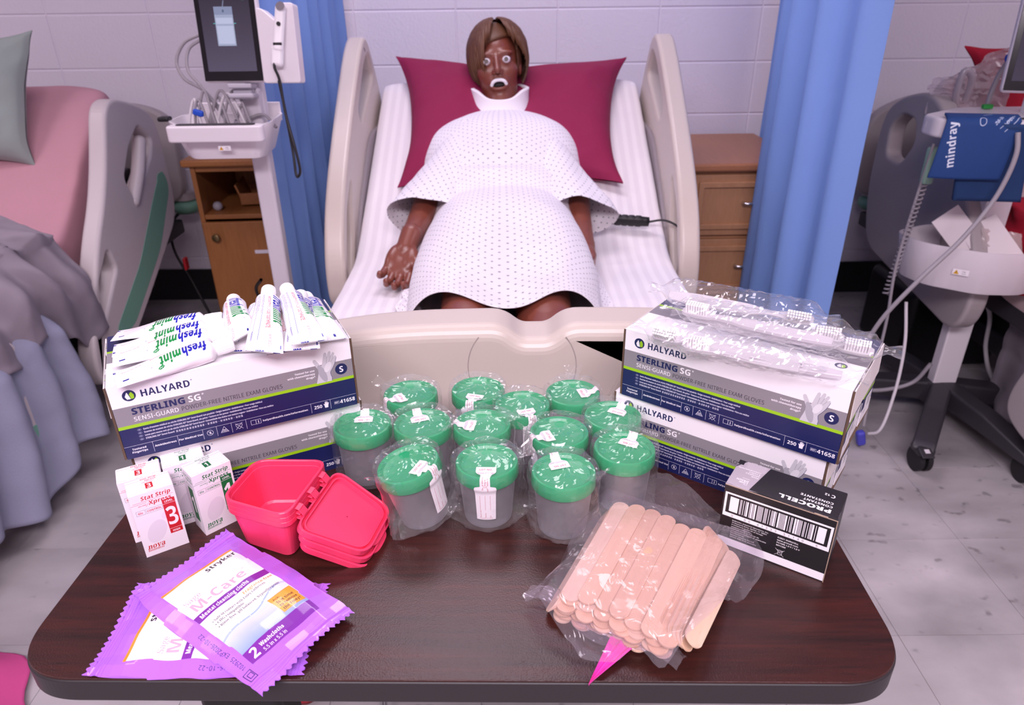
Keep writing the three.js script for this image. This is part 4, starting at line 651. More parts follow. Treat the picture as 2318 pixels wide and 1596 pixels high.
  part('base_frame', merge([at(box(0.7, 0.08, 1.8, 0.02), 0, 0.22, -1.95), at(box(0.5, 0.2, 0.3, 0.02), 0, 0.33, -1.95), at(box(0.9, 0.05, 0.06, 0.01), 0, 0.13, -1.05), at(box(0.9, 0.05, 0.06, 0.01), 0, 0.13, -2.85)]), M.bedGrey, t);
  for (const x of [-0.42, 0.42]) for (const z of [-1.05, -2.85]) { const c = part('caster', at(cyl(0.06, 0.06, 0.04, 28), x, 0.061, z, 0, 0, PI / 2), M.rubber, t); part('caster_hood', at(box(0.06, 0.05, 0.1, 0.015), x, 0.12, z), M.bedGrey, c); }
  const sh = sheetTex([0.935, 0.915, 0.93], [0.875, 0.85, 0.875], 8);
  const m = thing('mattress', 'white striped fitted sheet on the mattress under the mannequin', 'mattress');
  const g = mattressGeo([[-0.955, 0.583], [-1.3, 0.584], [-1.6, 0.583], [-1.85, 0.585], [-1.98, 0.602], [-2.12, 0.668], [-2.4, 0.82], [-2.745, 1.003]], 0.93, 0.155, { seed: 2, wr: 0.0075, uk: 4, nz: 150 });
  part('fitted_sheet', g, std(0xffffff, 0.75, { map: sh }), m);
}
// ---------------------------------------------------------------- pillows
function pillowGeo(w, h, th, seed, ear = 0.06, dent = 0) {
  const skin = (s) => grid(64, 48, (u, v) => {
    const X = u * 2 - 1, Y = v * 2 - 1, ax = abs(X), ay = abs(Y), k = Math.pow(max(0, (1 - Math.pow(ax, 2.4)) * (1 - Math.pow(ay, 2.4))), 0.5), c = ax * ay;
    const x = X * w / 2 * (1 - 0.07 * (1 - ay * ay) * Math.pow(ax, 3)) + Math.sign(X) * ear * 0.25 * Math.pow(c, 4), y = Y * h / 2 * (1 - 0.11 * (1 - ax * ax) * Math.pow(ay, 3)) + Math.sign(Y) * ear * 0.25 * Math.pow(c, 4);
    const wr = (0.012 * ridge(X * 1.3 + seed, Y * 1.3, seed) + 0.012 * fbm(X * 2, Y * 2, seed, 3) + 0.012 * ridge(X * 2.2, Y * 2.2 + seed, 3) * c) * (0.25 + k) * (s > 0 ? 1 : 0.4);
    return [x * (1 - 0.085 * Y), s * th / 2 * k * (1 - dent * Math.exp(-Math.pow(X / 0.42, 2)) * (s > 0 ? 1 : 0.1)) + wr + s * 0.001 + 0.03 * c * c * PN(X * 2 + seed, Y * 2, 5), y];
  }, { flip: s > 0, us: 2, vs: 1.4 });
  return merge([skin(1), skin(-1)]);
}
const weave = dataTex(256, 256, (u, v, x, y) => { const g = 0.5 + 0.25 * ((x + y) % 4 < 2 ? 1 : -1) * ((x * 7 + y * 3) % 5 < 3 ? 1 : 0.4) + 0.2 * PN(u * 40, v * 40); return [g, g, g]; }, { data: true, repeat: [6, 6] });
const cloth = (c, r = 0.85, o = {}) => std(c, r, { bumpMap: weave, bumpScale: 0.0004, side: THREE.DoubleSide, ...o });
{
  const t = thing('pillow', 'crimson magenta pillow behind the mannequin\'s head', 'pillow', [0.0, 0.899, -2.47]); t.rotation.set(rad(30), rad(-1), 0.0);
  t.rotation.order = 'YXZ';
  part('pillowcase', pillowGeo(0.72, 0.60, 0.17, 3, 0.1, 0.85), cloth(0x8c1045, 0.8), t);
}
// ---------------------------------------------------------------- curtains
function curtain(label, path, y0, y1, pleats, amp, seed) {
  const c = new THREE.CatmullRomCurve3(path.map(([x, z]) => V3(x, 0, z))), t = thing('privacy_curtain', label, 'curtain');
  const g = shell(pleats * 14, 40, (u, v) => {
    const p = c.getPointAt(clamp(u, 0.0001, 0.9999)), d = c.getTangentAt(clamp(u, 0.0001, 0.9999)), y = lerp(y1, y0, v), n = V3(d.z, 0, -d.x);
    const ph = u * pleats * 2 * PI + 0.8 * PN(u * 5, v * 0.8, seed), k = amp * (0.75 + 0.5 * PN(u * 7, 3, seed)) * (0.85 + 0.3 * v), f = sin(ph) + 0.25 * sin(2 * ph + 1), g2 = cos(ph) * 0.35;
    const w = 0.006 * fbm(u * 12, v * 7, seed, 3);
    return [p.x + n.x * (k * f + w) + d.x * k * g2, y, p.z + n.z * (k * f + w) + d.z * k * g2];
  }, 0.0012, { us: 6, vs: 8 });
  part('curtain_cloth', g, cloth(0x7fa2e2, 0.72), t);
  part('hem_band', shell(pleats * 14, 2, (u, v) => {
    const p = c.getPointAt(clamp(u, 0.0001, 0.9999)), d = c.getTangentAt(clamp(u, 0.0001, 0.9999)), y = lerp(y0 + 0.05, y0, v), n = V3(d.z, 0, -d.x), V = (y1 - y) / (y1 - y0);
    const ph = u * pleats * 2 * PI + 0.8 * PN(u * 5, V * 0.8, seed), k = amp * (0.75 + 0.5 * PN(u * 7, 3, seed)) * (0.85 + 0.3 * V), f = sin(ph) + 0.25 * sin(2 * ph + 1), g2 = cos(ph) * 0.35, w = 0.006 * fbm(u * 12, V * 7, seed, 3);
    return [p.x + n.x * (k * f + w + 0.001) + d.x * k * g2, y, p.z + n.z * (k * f + w + 0.001) + d.z * k * g2];
  }, 0.0035), cloth(0x7fa2e2, 0.72), t);
  const a = path[0], b = path[path.length - 1]; part('ceiling_track', tube([[a[0], y1 + 0.012, a[1]], [(a[0] + b[0]) / 2, y1 + 0.012, (a[1] + b[1]) / 2], [b[0], y1 + 0.012, b[1]]], 0.012, 20, 8), M.steel, t);
}
curtain('blue privacy curtain left of the middle bed, behind the monitor stand', [[-0.655, -3.02], [-0.665, -2.75], [-0.69, -2.5], [-0.715, -2.3], [-0.735, -2.13]], 0.2, 2.6, 8, 0.036, 4);
curtain('blue privacy curtain right of the middle bed, overlapping the drawer cabinet', [[1.04, -3.02], [1.05, -2.7], [1.0, -2.5], [0.87, -2.41], [0.84, -2.25], [0.86, -2.05], [0.905, -1.87]], 0.2, 2.6, 7, 0.03, 11);

// ---------------------------------------------------------------- bedside cabinets
const oak = dataTex(512, 512, (u, v) => { const n = tile((x, y) => fbm(x * 40, y * 4, 1, 4) + 0.4 * fbm(x * 150, y * 7, 2, 2), u, v), b = tile((x, y) => fbm(x * 6, y * 2, 8, 3), u, v); const q = clamp(0.5 + 0.6 * n + 0.5 * b, 0, 1); return [0.56 + 0.14 * q, 0.35 + 0.11 * q, 0.175 + 0.085 * q]; });
const oakM = std(0xffffff, 0.5, { map: oak });
const paleOak = dataTex(512, 512, (u, v) => { const n = tile((x, y) => fbm(x * 40, y * 4, 1, 4) + 0.4 * fbm(x * 150, y * 7, 2, 2), u, v); const q = clamp(0.5 + 0.7 * n, 0, 1); return [0.66 + 0.09 * q, 0.475 + 0.08 * q, 0.33 + 0.075 * q]; });
const paleM = std(0xffffff, 0.5, { map: paleOak }), oakTop = std(0xf0dcd6, 0.4, { map: paleOak });
{
  const t = thing('bedside_cabinet', 'orange brown bedside cabinet with an open shelf, behind the left monitor stand', 'cabinet', [-0.975, 0, -2.82], rad(3));
  const w = 0.42, d = 0.44, h = 0.725, k = 0.018, X = w / 2, Z = d / 2;
  part('top', at(box(w + 0.045, 0.026, d + 0.035, 0.008), 0, h + 0.013, 0.006), oakM, t);
  part('carcass', merge([at(box(k, h, d, 0.003), -X + k / 2, h / 2, 0), at(box(k, h, d, 0.003), X - k / 2, h / 2, 0), at(box(w - 2 * k, h, 0.01, 0.003), 0, h / 2, -Z + 0.006), at(box(w - 2 * k, k, d - 0.012, 0.003), 0, 0.535, 0.004), at(box(w - 2 * k, k, d - 0.012, 0.003), 0, 0.06, 0.004), at(box(w - 2 * k, 0.05, k, 0.003), 0, 0.03, Z - 0.03), at(box(w - 2 * k, 0.02, 0.02, 0.003), 0, h - 0.012, Z - 0.012)]), oakM, t);
  const dr = part('door', at(box(w - 0.012, 0.44, 0.018, 0.004), 0, 0.298, Z + 0.004), oakM, t);
  part('knob', at(lathe([[0, 0], [0.006, 0], [0.006, 0.01], [0.014, 0.014], [0.0155, 0.019], [0.012, 0.023], [0, 0.024]], 24), -0.155, 0.463, Z + 0.013, PI / 2), std(0x7d6a48, 0.3, { metalness: 0.8 }), dr, 'small brass knob');
  for (const y of [0.40, 0.245]) part('name_strip', at(box(0.075, 0.014, 0.0015, 0.0005), 0.012, y, Z + 0.0138), std(0xe4dde4, 0.5), dr, 'white label strip');
  const b = thing('wooden_tray', 'small wooden tray lying tilted on the open shelf of the left cabinet', 'tray', [-0.95, 0.548, -2.80], rad(8));
  const tr = merge([at(box(0.23, 0.008, 0.16, 0.002), 0, 0.006, 0), at(box(0.23, 0.045, 0.008, 0.002), 0, 0.026, 0.08), at(box(0.23, 0.045, 0.008, 0.002), 0, 0.026, -0.08), at(box(0.008, 0.08, 0.16, 0.002), -0.115, 0.042, 0, 0, 0, 0.3), at(box(0.008, 0.045, 0.16, 0.002), 0.115, 0.026, 0)]);
  part('tray_body', tr, oakM, b);
  const n = thing('crumpled_tissue', 'crumpled clear wrapper at the front left of the open shelf', 'wrapper', [-1.125, 0.545, -2.655]);
  part('paper', toCreasedNormals(at(new THREE.IcosahedronGeometry(0.018, 3), 0, 0.016, 0), 0.3), phy(0xcfcad2, 0.3, { transmission: 0.4, thickness: 0 }), n);
}
{
  const t = thing('drawer_cabinet', 'light oak drawer cabinet right of the middle bed', 'cabinet', [0.815, 0, -2.75], rad(0.5));
  const w = 0.385, d = 0.56, X = w / 2, Z = d / 2, h = 0.715;
  part('top', at(box(w + 0.03, 0.028, d + 0.03, 0.009), 0, h + 0.014, 0.012), oakTop, t);
  part('carcass', at(box(w, h, d, 0.004), 0, h / 2, 0), paleM, t);
  for (let i = 0; i < 3; i++) {
    const y = 0.595 - i * 0.232, hh = 0.218, dr = part('drawer', at(box(w - 0.012, hh, 0.018, 0.004), 0, y, Z + 0.008), paleM, t);
    const fr = smoothShape([[-w / 2 + 0.03, -hh / 2 + 0.024], [w / 2 - 0.03, -hh / 2 + 0.024], [w / 2 - 0.03, hh / 2 - 0.024], [-w / 2 + 0.03, hh / 2 - 0.024]], 0.006); fr.holes.push(holeOf([[-w / 2 + 0.05, -hh / 2 + 0.044], [w / 2 - 0.05, -hh / 2 + 0.044], [w / 2 - 0.05, hh / 2 - 0.044], [-w / 2 + 0.05, hh / 2 - 0.044]], 0.005));
    part('raised_moulding', extrude(fr, 0.007, 0.003).translate(0, y, Z + 0.0165), paleM, dr);
    part('handle', tube([[-0.0, y + 0.012, Z + 0.018], [0.0, y + 0.012, Z + 0.04], [0.035, y + 0.014, Z + 0.047], [0.07, y + 0.012, Z + 0.04], [0.07, y + 0.012, Z + 0.018]], 0.0045, 30, 10), M.chrome, dr, 'silver bow handle');
  }
}
// ---------------------------------------------------------------- the mannequin
{
  const t = thing('mannequin', 'brown nursing mannequin with wig, white neck collar and dotted gown in the middle bed', 'mannequin');
  const skin = phy(0x7c4030, 0.34, { clearcoat: 0.35, clearcoatRoughness: 0.35 });
  // head, in its own frame: x to the viewer's right, y to the crown, z out of the face
  const HX = -0.045, HY = 1.052, HZ = -2.548, Rh = new THREE.Matrix4().makeRotationFromEuler(new THREE.Euler(-0.2, 0.02, 0.10, 'YXZ')), Ri = Rh.clone().invert(), e = Ri.elements;
  const loc = (x, y, z) => { x -= HX; y -= HY; z -= HZ; return [e[0] * x + e[4] * y + e[8] * z, e[1] * x + e[5] * y + e[9] * z, e[2] * x + e[6] * y + e[10] * z]; };
  const place = (g) => g.applyMatrix4(Rh).translate(HX, HY, HZ);
  const headL = (x, y, z) => {
    const X = abs(x);
    let d = ell(x, y, z, 0, 0.032, -0.018, 0.076, 0.096, 0.098); d = smin(d, ell(x, y, z, 0, -0.046, 0.022, 0.062, 0.08, 0.063), 0.03); d = smin(d, ell(x, y, z, 0, -0.110, 0.050, 0.03, 0.02, 0.024), 0.028);
    d = smin(d, ell(X, y, z, 0.042, -0.018, 0.054, 0.022, 0.02, 0.02), 0.025); d = smin(d, ell(X, y, z, 0.03, 0.034, 0.07, 0.026, 0.008, 0.012), 0.014);
    d = smax(d, -(Math.hypot(X - 0.033, y - 0.011, z - 0.097) - 0.017), 0.010);
    d = smin(d, cap(x, y, z, [0, 0.022, 0.078], [0, -0.021, 0.103], 0.0075, 0.0105), 0.010); d = smin(d, Math.hypot(X - 0.0115, y + 0.024, z - 0.092) - 0.0078, 0.007); d = smax(d, -(Math.hypot(X - 0.0065, y + 0.033, z - 0.099) - 0.0036), 0.003);
    d = smin(d, ell(x, y, z, 0, -0.058, 0.076, 0.031, 0.023, 0.014), 0.014); d = smax(d, -ell(x, y, z, 0, -0.06, 0.09, 0.0225, 0.0135, 0.024), 0.005); d = smin(d, ell(x, y, z, 0, -0.0765, 0.083, 0.019, 0.0052, 0.007), 0.006);
    d = smin(d, ell(X, y, z, 0.076, -0.004, -0.006, 0.009, 0.028, 0.018), 0.006);
    return d;
  };
  const neckBase = [-0.03, 0.905, -2.47], headBase = [-0.035, 1.02, -2.575];
  // limbs: left and right as the viewer sees them
  const AL = [[-0.185, 0.84, -2.32], [-0.246, 0.722, -2.04], [-0.283, 0.668, -1.795]], AR = [[0.135, 0.84, -2.32], [0.188, 0.715, -2.05], [0.198, 0.645, -1.80]];
  const bodySdf = (x, y, z) => {
    let d = cap(x, y, z, headBase, neckBase, 0.052, 0.058);
    d = smin(d, ell(x, y, z, -0.027, 0.80, -2.27, 0.165, 0.09, 0.17), 0.05); d = smin(d, cap(x, y, z, [-0.15, 0.845, -2.33], [0.10, 0.845, -2.33], 0.048, 0.048), 0.05);
    d = smin(d, ell(x, y, z, -0.022, 0.685, -1.95, 0.165, 0.085, 0.22), 0.06);
    for (const [q, A] of [[-1, AL], [1, AR]]) { d = smin(d, cap(x, y, z, A[0], A[1], 0.037, 0.039), 0.02); d = smin(d, cap(x, y, z, A[1], A[2], 0.0415, 0.0265), 0.012); }
    for (const q of [-1, 1]) { const hx = -0.02 + q * 0.075, kx = -0.014 + q * 0.083; d = smin(d, cap(x, y, z, [hx, 0.668, -1.83], [kx, 0.652, -1.33], 0.072, 0.059), 0.02); d = smin(d, cap(x, y, z, [kx, 0.655, -1.33], [kx, 0.630, -1.02], 0.057, 0.04), 0.02); }
    return d;
  };
  const bodyG = mcMesh(132, -0.02, 0.82, -1.80, 0.84, bodySdf);
  const headG = mcMesh(124, HX, HY - 0.01, HZ, 0.155, (x, y, z) => { const p = loc(x, y, z); return smin(headL(...p), cap(x, y, z, headBase, neckBase, 0.052, 0.058), 0.02); });
  // hands: palm, four curled fingers and a thumb, rooted at the wrist
  const hand = (W, O, f, u, s) => { // wrist, fingers' direction, palm's outward normal, thumb side
    const F3 = V3(...f).normalize(), U = V3(...u).addScaledVector(F3, -V3(...u).dot(F3)).normalize(), S = F3.clone().cross(U).multiplyScalar(s);
    const P = (a, b, c) => [W[0] + F3.x * a + S.x * b + U.x * c, W[1] + F3.y * a + S.y * b + U.y * c, W[2] + F3.z * a + S.z * b + U.z * c];
    const segs = [];
    [[0.030, 0.078, 1], [0.0105, 0.083, 1.08], [-0.0095, 0.08, 1.02], [-0.029, 0.072, 0.82]].forEach(([b, a, L], i) => {
      const bb = b * 1.12, p0 = P(a - 0.02, b, -0.004), p1 = P(a, bb, 0.0), p2 = P(a + 0.030 * L, bb * 1.05, 0.007 + 0.003 * (i % 2)), p3 = P(a + 0.046 * L, bb * 1.05, 0.024 + 0.004 * (i % 2)), p4 = P(a + 0.046 * L, bb, 0.040);
      segs.push([p0, p1, 0.0105, 0.0102], [p1, p2, 0.0102, 0.0094], [p2, p3, 0.0094, 0.0086], [p3, p4, 0.0086, 0.0074]);
    });
    segs.push([P(0.018, 0.026, 0.002), P(0.05, 0.05, 0.012), 0.0155, 0.0118], [P(0.05, 0.05, 0.012), P(0.075, 0.057, 0.02), 0.0115, 0.0098], [P(0.075, 0.057, 0.02), P(0.095, 0.052, 0.026), 0.0098, 0.0078]);
    const c = P(0.06, 0, 0);
    const sdf = (x, y, z) => {
      let d = cap(x, y, z, P(-0.05, 0, 0), P(0.0, 0, 0), 0.0285, 0.0265);
      const X = x - W[0], Y = y - W[1], Z = z - W[2], a = X * F3.x + Y * F3.y + Z * F3.z, b = X * S.x + Y * S.y + Z * S.z, q = X * U.x + Y * U.y + Z * U.z;
      d = smin(d, ell(a, b, q, 0.045, 0, -0.002, 0.052, 0.042, 0.0175), 0.014); d = smin(d, ell(a, b, q, 0.03, 0.024, 0.008, 0.034, 0.016, 0.014), 0.01); d = smin(d, ell(a, b, q, 0.036, -0.027, 0.006, 0.034, 0.014, 0.013), 0.01);
      let k = 1; for (const g of segs) k = min(k, cap(x, y, z, g[0], g[1], g[2], g[3])); return smin(d, k, 0.005);
    };
    return mcMesh(84, ...c, 0.115, sdf);
  };
  const handL = hand(AL[2], 0, [-0.24, -0.60, 0.76], [0.05, 0.75, 0.65], -1), handR = hand(AR[2], 0, [-0.02, -0.2, 1], [-0.9, 0.25, 0.0], 1);
  const body = part('body', merge([bodyG, headG, handL, handR]), skin, t);
  for (const q of [-1, 1]) {
    const ey = part('eye', place(new THREE.SphereGeometry(0.0132, 28, 20).scale(1.04, 0.86, 1).translate(q * 0.033, 0.0115, 0.0762)), std(0xece6ec, 0.15), body);
    part('iris', place(merge([at(cyl(0.0066, 0.0070, 0.0016, 24), q * 0.0325, 0.0115, 0.0889, PI / 2)])), std(0x3a2420, 0.2), ey, 'dark brown iris');
  }
  part('dental_arch', place(merge([tube([[-0.0245, -0.0645, 0.081], [-0.0195, -0.0555, 0.0875], [-0.0095, -0.0505, 0.091], [0.0095, -0.0505, 0.091], [0.0195, -0.0555, 0.0875], [0.0245, -0.0645, 0.081]], 0.0054, 40, 12).scale(1, 1, 1)])), std(0xfbf7fa, 0.25), body, 'bright white upper teeth guard');
  part('mouth_cavity', place(new THREE.SphereGeometry(1, 20, 14).scale(0.018, 0.0085, 0.006).translate(0, -0.064, 0.0815)), std(0x0d0606, 0.6), body, 'dark open mouth');
  // wig: a cap and overlapping locks
  {
    const cap0 = (() => { const m = mcMesh(64, HX, HY, HZ, 0.17, (x, y, z) => { const [a, b, c] = loc(x, y, z); let d = ell(a, b, c, 0, 0.036, -0.022, 0.089, 0.106, 0.108); const face = max(max(-(c - 0.02), b - 0.072 - 0.25 * a), abs(a) - 0.068); d = smax(d, -face, 0.01); return max(d, -0.112 - b + (c > -0.02 ? 0.02 : 0)); }); return m; })();
    const r = rng(23), locks = [];
    const lock = (th, ph, len, w, fr) => { // from the parting, over the head, down the side
      const n = 12, pts = []; for (let i = 0; i <= n; i++) { const q = i / n, p = ph + len * q, rr = 1.035 + 0.06 * sin(q * PI) + 0.03 * r(); const sx = sin(p) * cos(th), sz = sin(p) * sin(th), sy = cos(p); pts.push(V3(sx * 0.092 * rr + 0.008, 0.036 + sy * 0.109 * rr - max(0, q - 0.5) * fr, -0.02 + sz * 0.11 * rr)); }
      const c = new THREE.CatmullRomCurve3(pts), g = grid(5, 26, (u, v) => { const q = c.getPointAt(clamp(v, 0.001, 0.999)), o = V3(q.x, q.y - 0.036, q.z + 0.02).normalize(), d = c.getTangentAt(clamp(v, 0.001, 0.999)), s = d.cross(o).normalize(), ww = w * (0.35 + 0.65 * sin(PI * min(1, v * 1.1 + 0.1))) * (1 - Math.pow(v, 6)); const k = (u - 0.5) * 2; const h = 0.0042 * (1 - k * k) + 0.0006; return [q.x + s.x * k * ww + o.x * h, q.y + s.y * k * ww + o.y * h, q.z + s.z * k * ww + o.z * h]; }, { us: 1, vs: 1 });
      locks.push(g);
    };
    for (let i = 0; i < 170; i++) { // sides and back
      const th = rad(-30 + 240 * (i / 170) + 150 + (r() - 0.5) * 6), side = 1; lock(th + rad(0), 0.12 + r() * 0.25, 1.75 + r() * 0.3, 0.006 + r() * 0.005, 0.02 + r() * 0.02);
    }
    for (let i = 0; i < 46; i++) { const q = i / 45; lock(rad(lerp(178, 104, q)) , 0.1 + 0.12 * r(), lerp(1.55, 1.05, q) + r() * 0.1, 0.006 + r() * 0.004, 0.01); } // fringe, swept to the viewer's left
    for (let i = 0; i < 26; i++) { const q = i / 25; lock(rad(lerp(2, 62, q)), 0.1 + 0.15 * r(), lerp(1.75, 0.85, q) + r() * 0.1, 0.006 + r() * 0.004, 0.015); }
    const hairT = dataTex(256, 64, (u, v) => { const n = 0.5 + 0.5 * fbm(u * 60, v * 2, 3, 3), m = 0.5 + 0.5 * PN(u * 7, v * 3, 8); const q = clamp(0.55 * n + 0.5 * m, 0, 1); return [0.2 + 0.36 * q, 0.115 + 0.24 * q, 0.08 + 0.13 * q]; });
    const hm = std(0xffffff, 0.5, { map: hairT, side: THREE.DoubleSide });
    part('wig', place(merge([cap0.translate(-HX, -HY, -HZ).applyMatrix4(Ri), ...locks])), hm, body, 'short brown wig with a swept fringe');
  }
  // collar
  part('neck_collar', shell(72, 14, (u, v) => {
    const a = u * 2 * PI, fr = max(0, sin(a)), sd = abs(cos(a)), top = 0.988 - 0.026 * Math.pow(fr, 2) + 0.008 * Math.exp(-Math.pow((sd - 0.8) / 0.22, 2)), y = lerp(0.895, top, v), w = 1 + 0.16 * Math.pow(1 - v, 2) - 0.04 * sin(v * PI);
    return [-0.035 + cos(a) * 0.087 * w, y, -2.50 + sin(a) * 0.082 * w - (y - 0.93) * 0.35];
  }, -0.012, { closed: true, flip: true }), std(0xf4eff4, 0.8), body, 'white foam neck collar');
  // gown: dotted cloth over the trunk with two sleeves
  const dots = canvasTex(256, 256, (c) => { c.fillStyle = '#f1ecf2'; c.fillRect(0, 0, 256, 256); for (const [x, y] of [[64, 64], [192, 192]]) { c.save(); c.translate(x, y); c.rotate(PI / 4); c.fillStyle = '#77727f'; c.fillRect(-19, -19, 38, 38); c.fillStyle = '#f1ecf2'; c.fillRect(-5, -5, 10, 10); c.restore(); } c.fillStyle = '#ddd7e0'; for (const [x, y] of [[192, 64], [64, 192]]) { c.beginPath(); c.arc(x, y, 7, 0, 7); c.fill(); } });
  const gm = std(0xffffff, 0.85, { map: dots, side: THREE.DoubleSide, bumpMap: weave, bumpScale: 0.0002 });
  // stations: z, half width, top height, flatness
  const ST = [[-2.445, 0.125, 0.925, 0.9], [-2.40, 0.185, 0.928, 0.8], [-2.33, 0.235, 0.922, 0.75], [-2.25, 0.245, 0.902, 0.7], [-2.15, 0.23, 0.862, 0.7], [-2.05, 0.215, 0.812, 0.75], [-1.99, 0.21, 0.785, 0.8], [-1.93, 0.212, 0.787, 0.8], [-1.83, 0.222, 0.782, 0.75], [-1.70, 0.228, 0.767, 0.7], [-1.55, 0.225, 0.757, 0.65], [-1.42, 0.215, 0.749, 0.6], [-1.325, 0.208, 0.744, 0.55]];
  const st = (v) => { const k = v * (ST.length - 1), i = min(ST.length - 2, k | 0), q = k - i, g = (c) => { const P = (j) => ST[clamp(j, 0, ST.length - 1)][c]; const a = P(i - 1), b = P(i), d = P(i + 1), f = P(i + 2); return 0.5 * (2 * b + (d - a) * q + (2 * a - 5 * b + 4 * d - f) * q * q + (3 * b - a - 3 * d + f) * q * q * q); }; return [g(0), g(1), g(2), g(3)]; };
  const gown = (u, v) => {
    const k = u * 2 - 1; let [z, w, top] = st(v); const base = bedSurf(z) + 0.012, xc = lerp(-0.03, -0.018, v), a = abs(k);
    // arch: up over the trunk, then down to the sheet and a little outwards
    const th = min(1, a / 0.82) * PI / 2, x0 = Math.sign(k) * w * Math.pow(sin(th), 0.9), hh = Math.pow(max(0, cos(th)), 0.62), out = max(0, a - 0.82) / 0.18;
    let x = xc + x0 + Math.sign(k) * out * 0.035 * sstep(v, 0.45, 0.7), y = lerp(base, top, hh);
    const lap = sstep(v, 0.55, 0.95); y -= lap * 0.036 * Math.exp(-Math.pow(k / 0.22, 2)) * hh; // between the thighs
    const hem = sstep(v, 0.86, 1), legs = Math.exp(-Math.pow((a - 0.42) / 0.24, 2));
    z += hem * (-0.028 * legs + 0.035 * Math.exp(-Math.pow((k - 0.05) / 0.2, 2)) + (k > 0.62 ? 0.03 : 0));
    let wr = 0.006 * fbm(x * 6, z * 6, 2, 3) + 0.006 * ridge(x * 3 + 1, z * 4, 6) * (1 - hem * 0.5);
    wr += 0.016 * Math.exp(-Math.pow((z + 2.035 + 0.16 * k * k - 0.05 * k) / 0.03, 2)) * (1 - a) - 0.014 * Math.exp(-Math.pow((z + 2.1 + 0.1 * k * k) / 0.03, 2)) * (1 - a * 0.6); // the belly folds
    wr += 0.008 * sin(k * 26 + z * 5) * sstep(a, 0.6, 0.95) * 0.6;
    return [x + Math.sign(k) * wr * sstep(a, 0.4, 0.9), y + wr * (0.3 + 0.7 * hh), z];
  };
  const Lw = 46;
  const gw = part('gown', shell(110, 150, gown, 0.0016, { flip: false, uv: (u, v, p) => [(u * 2 - 1) * 0.33 * Lw, (v * 1.16) * Lw] }), gm, body, 'white hospital gown printed with small grey dots');
  for (const [q, A] of [[-1, AL], [1, AR]]) {
    const a0 = V3(A[0][0] - q * 0.055, A[0][1] + 0.004, A[0][2] - 0.03), a1 = V3(...A[1]).add(V3(q * 0.0, -0.016, 0.085)), d = a1.clone().sub(a0).normalize(), sx = V3(1, 0, 0).addScaledVector(d, -d.x).normalize(), sy = d.clone().cross(sx).multiplyScalar(-1);
    if (sy.y < 0) sy.multiplyScalar(-1);
    part('sleeve', shell(64, 40, (u, v) => {
      const a = u * 2 * PI, p = a0.clone().lerp(a1, v), fl = sstep(v, 0.3, 1), r0 = lerp(0.078, 0.072, v) + 0.012 * fl * (0.5 + 0.5 * cos(a * 3 + q)), wx = r0 * (1 + 0.10 * fl + (q > 0 ? 0.3 * fl * max(0, cos(a)) : 0.22 * fl * max(0, -cos(a)))), wy = r0 * (1 - 0.16 * fl), wr = 0.005 * fbm(u * 6, v * 5, q + 3, 3) + 0.006 * ridge(u * 5, v * 2.5, q + 9) * fl;
      const X = cos(a) * (wx + wr), Y = sin(a) * (wy + wr) , e0 = 0.02 * fl * cos(a + (q > 0 ? 0 : PI)) * v;
      const y = p.y + sx.y * X + sy.y * Y + d.y * e0, z = p.z + sx.z * X + sy.z * Y + d.z * e0; return [p.x + sx.x * X + sy.x * Y + d.x * e0, max(y, bedSurf(z) + 0.014 + 0.002 * sin(a * 7)), z];
    }, 0.0014, { closed: true, flip: q > 0 ? true : true, us: 0.52 * Lw, vs: 0.3 * Lw, uv: (u, v) => [Math.round(0.52 * Lw) * abs(u * 2 - 1) * 0.5, v * 0.3 * Lw] }), gm, gw);
  }
  // loose gown edge lying on the sheet by the hand
  part('gown_edge', shell(36, 44, (u, v) => { const z = lerp(-1.80, -1.395, v), x = lerp(-0.21, -0.245 - 0.035 * sin(v * 2.6), u); return [x + 0.006 * sin(v * 30), bedSurf(z) + 0.014 + 0.05 * sstep(1 - u, 0.35, 1) * (1 - 0.5 * v) + 0.008 * (1 + sin(v * 38 + u * 4)) * sstep(v, 0.5, 0.8) + 0.006 * (1 + ridge(u * 4, v * 9, 2)), z]; }, 0.0014, { us: 0.1 * Lw, vs: 0.4 * Lw }), gm, gw);
  const pad = thing('knee_pad', 'dark grey foam pad under the mannequin\'s knees', 'foam pad', [-0.012, 0.584, -1.40]);
  part('pad', at(box(0.33, 0.05, 0.13, 0.02, 4), 0, 0.027, 0), std(0x5a575c, 0.8), pad);
  const c = thing('bed_remote', 'black ribbed bed control lying on the sheet beside the mannequin\'s elbow', 'remote', [0.352, 0.665, -2.045]);
  c.rotation.set(0.45, rad(-8), -0.05, 'YXZ');
  part('grip', lathe([[0, -0.06], [0.012, -0.058], [0.0165, -0.045], ...[-0.035, -0.015, 0.005, 0.025].flatMap((y) => [[0.0185, y - 0.006], [0.0185, y + 0.006], [0.016, y + 0.009]]), [0.0155, 0.045], [0.015, 0.056], [0.006, 0.058], [0, 0.058]], 28).scale(1, 1, 0.8).rotateZ(-PI / 2), M.black, c);
  part('cord', tube([[0.056, 0, 0], [0.1, 0.006, -0.004], [0.14, 0, 0.012], [0.168, -0.02, 0.045], [0.175, -0.06, 0.07]], 0.0032, 40, 8), M.cableBlack, c);
}
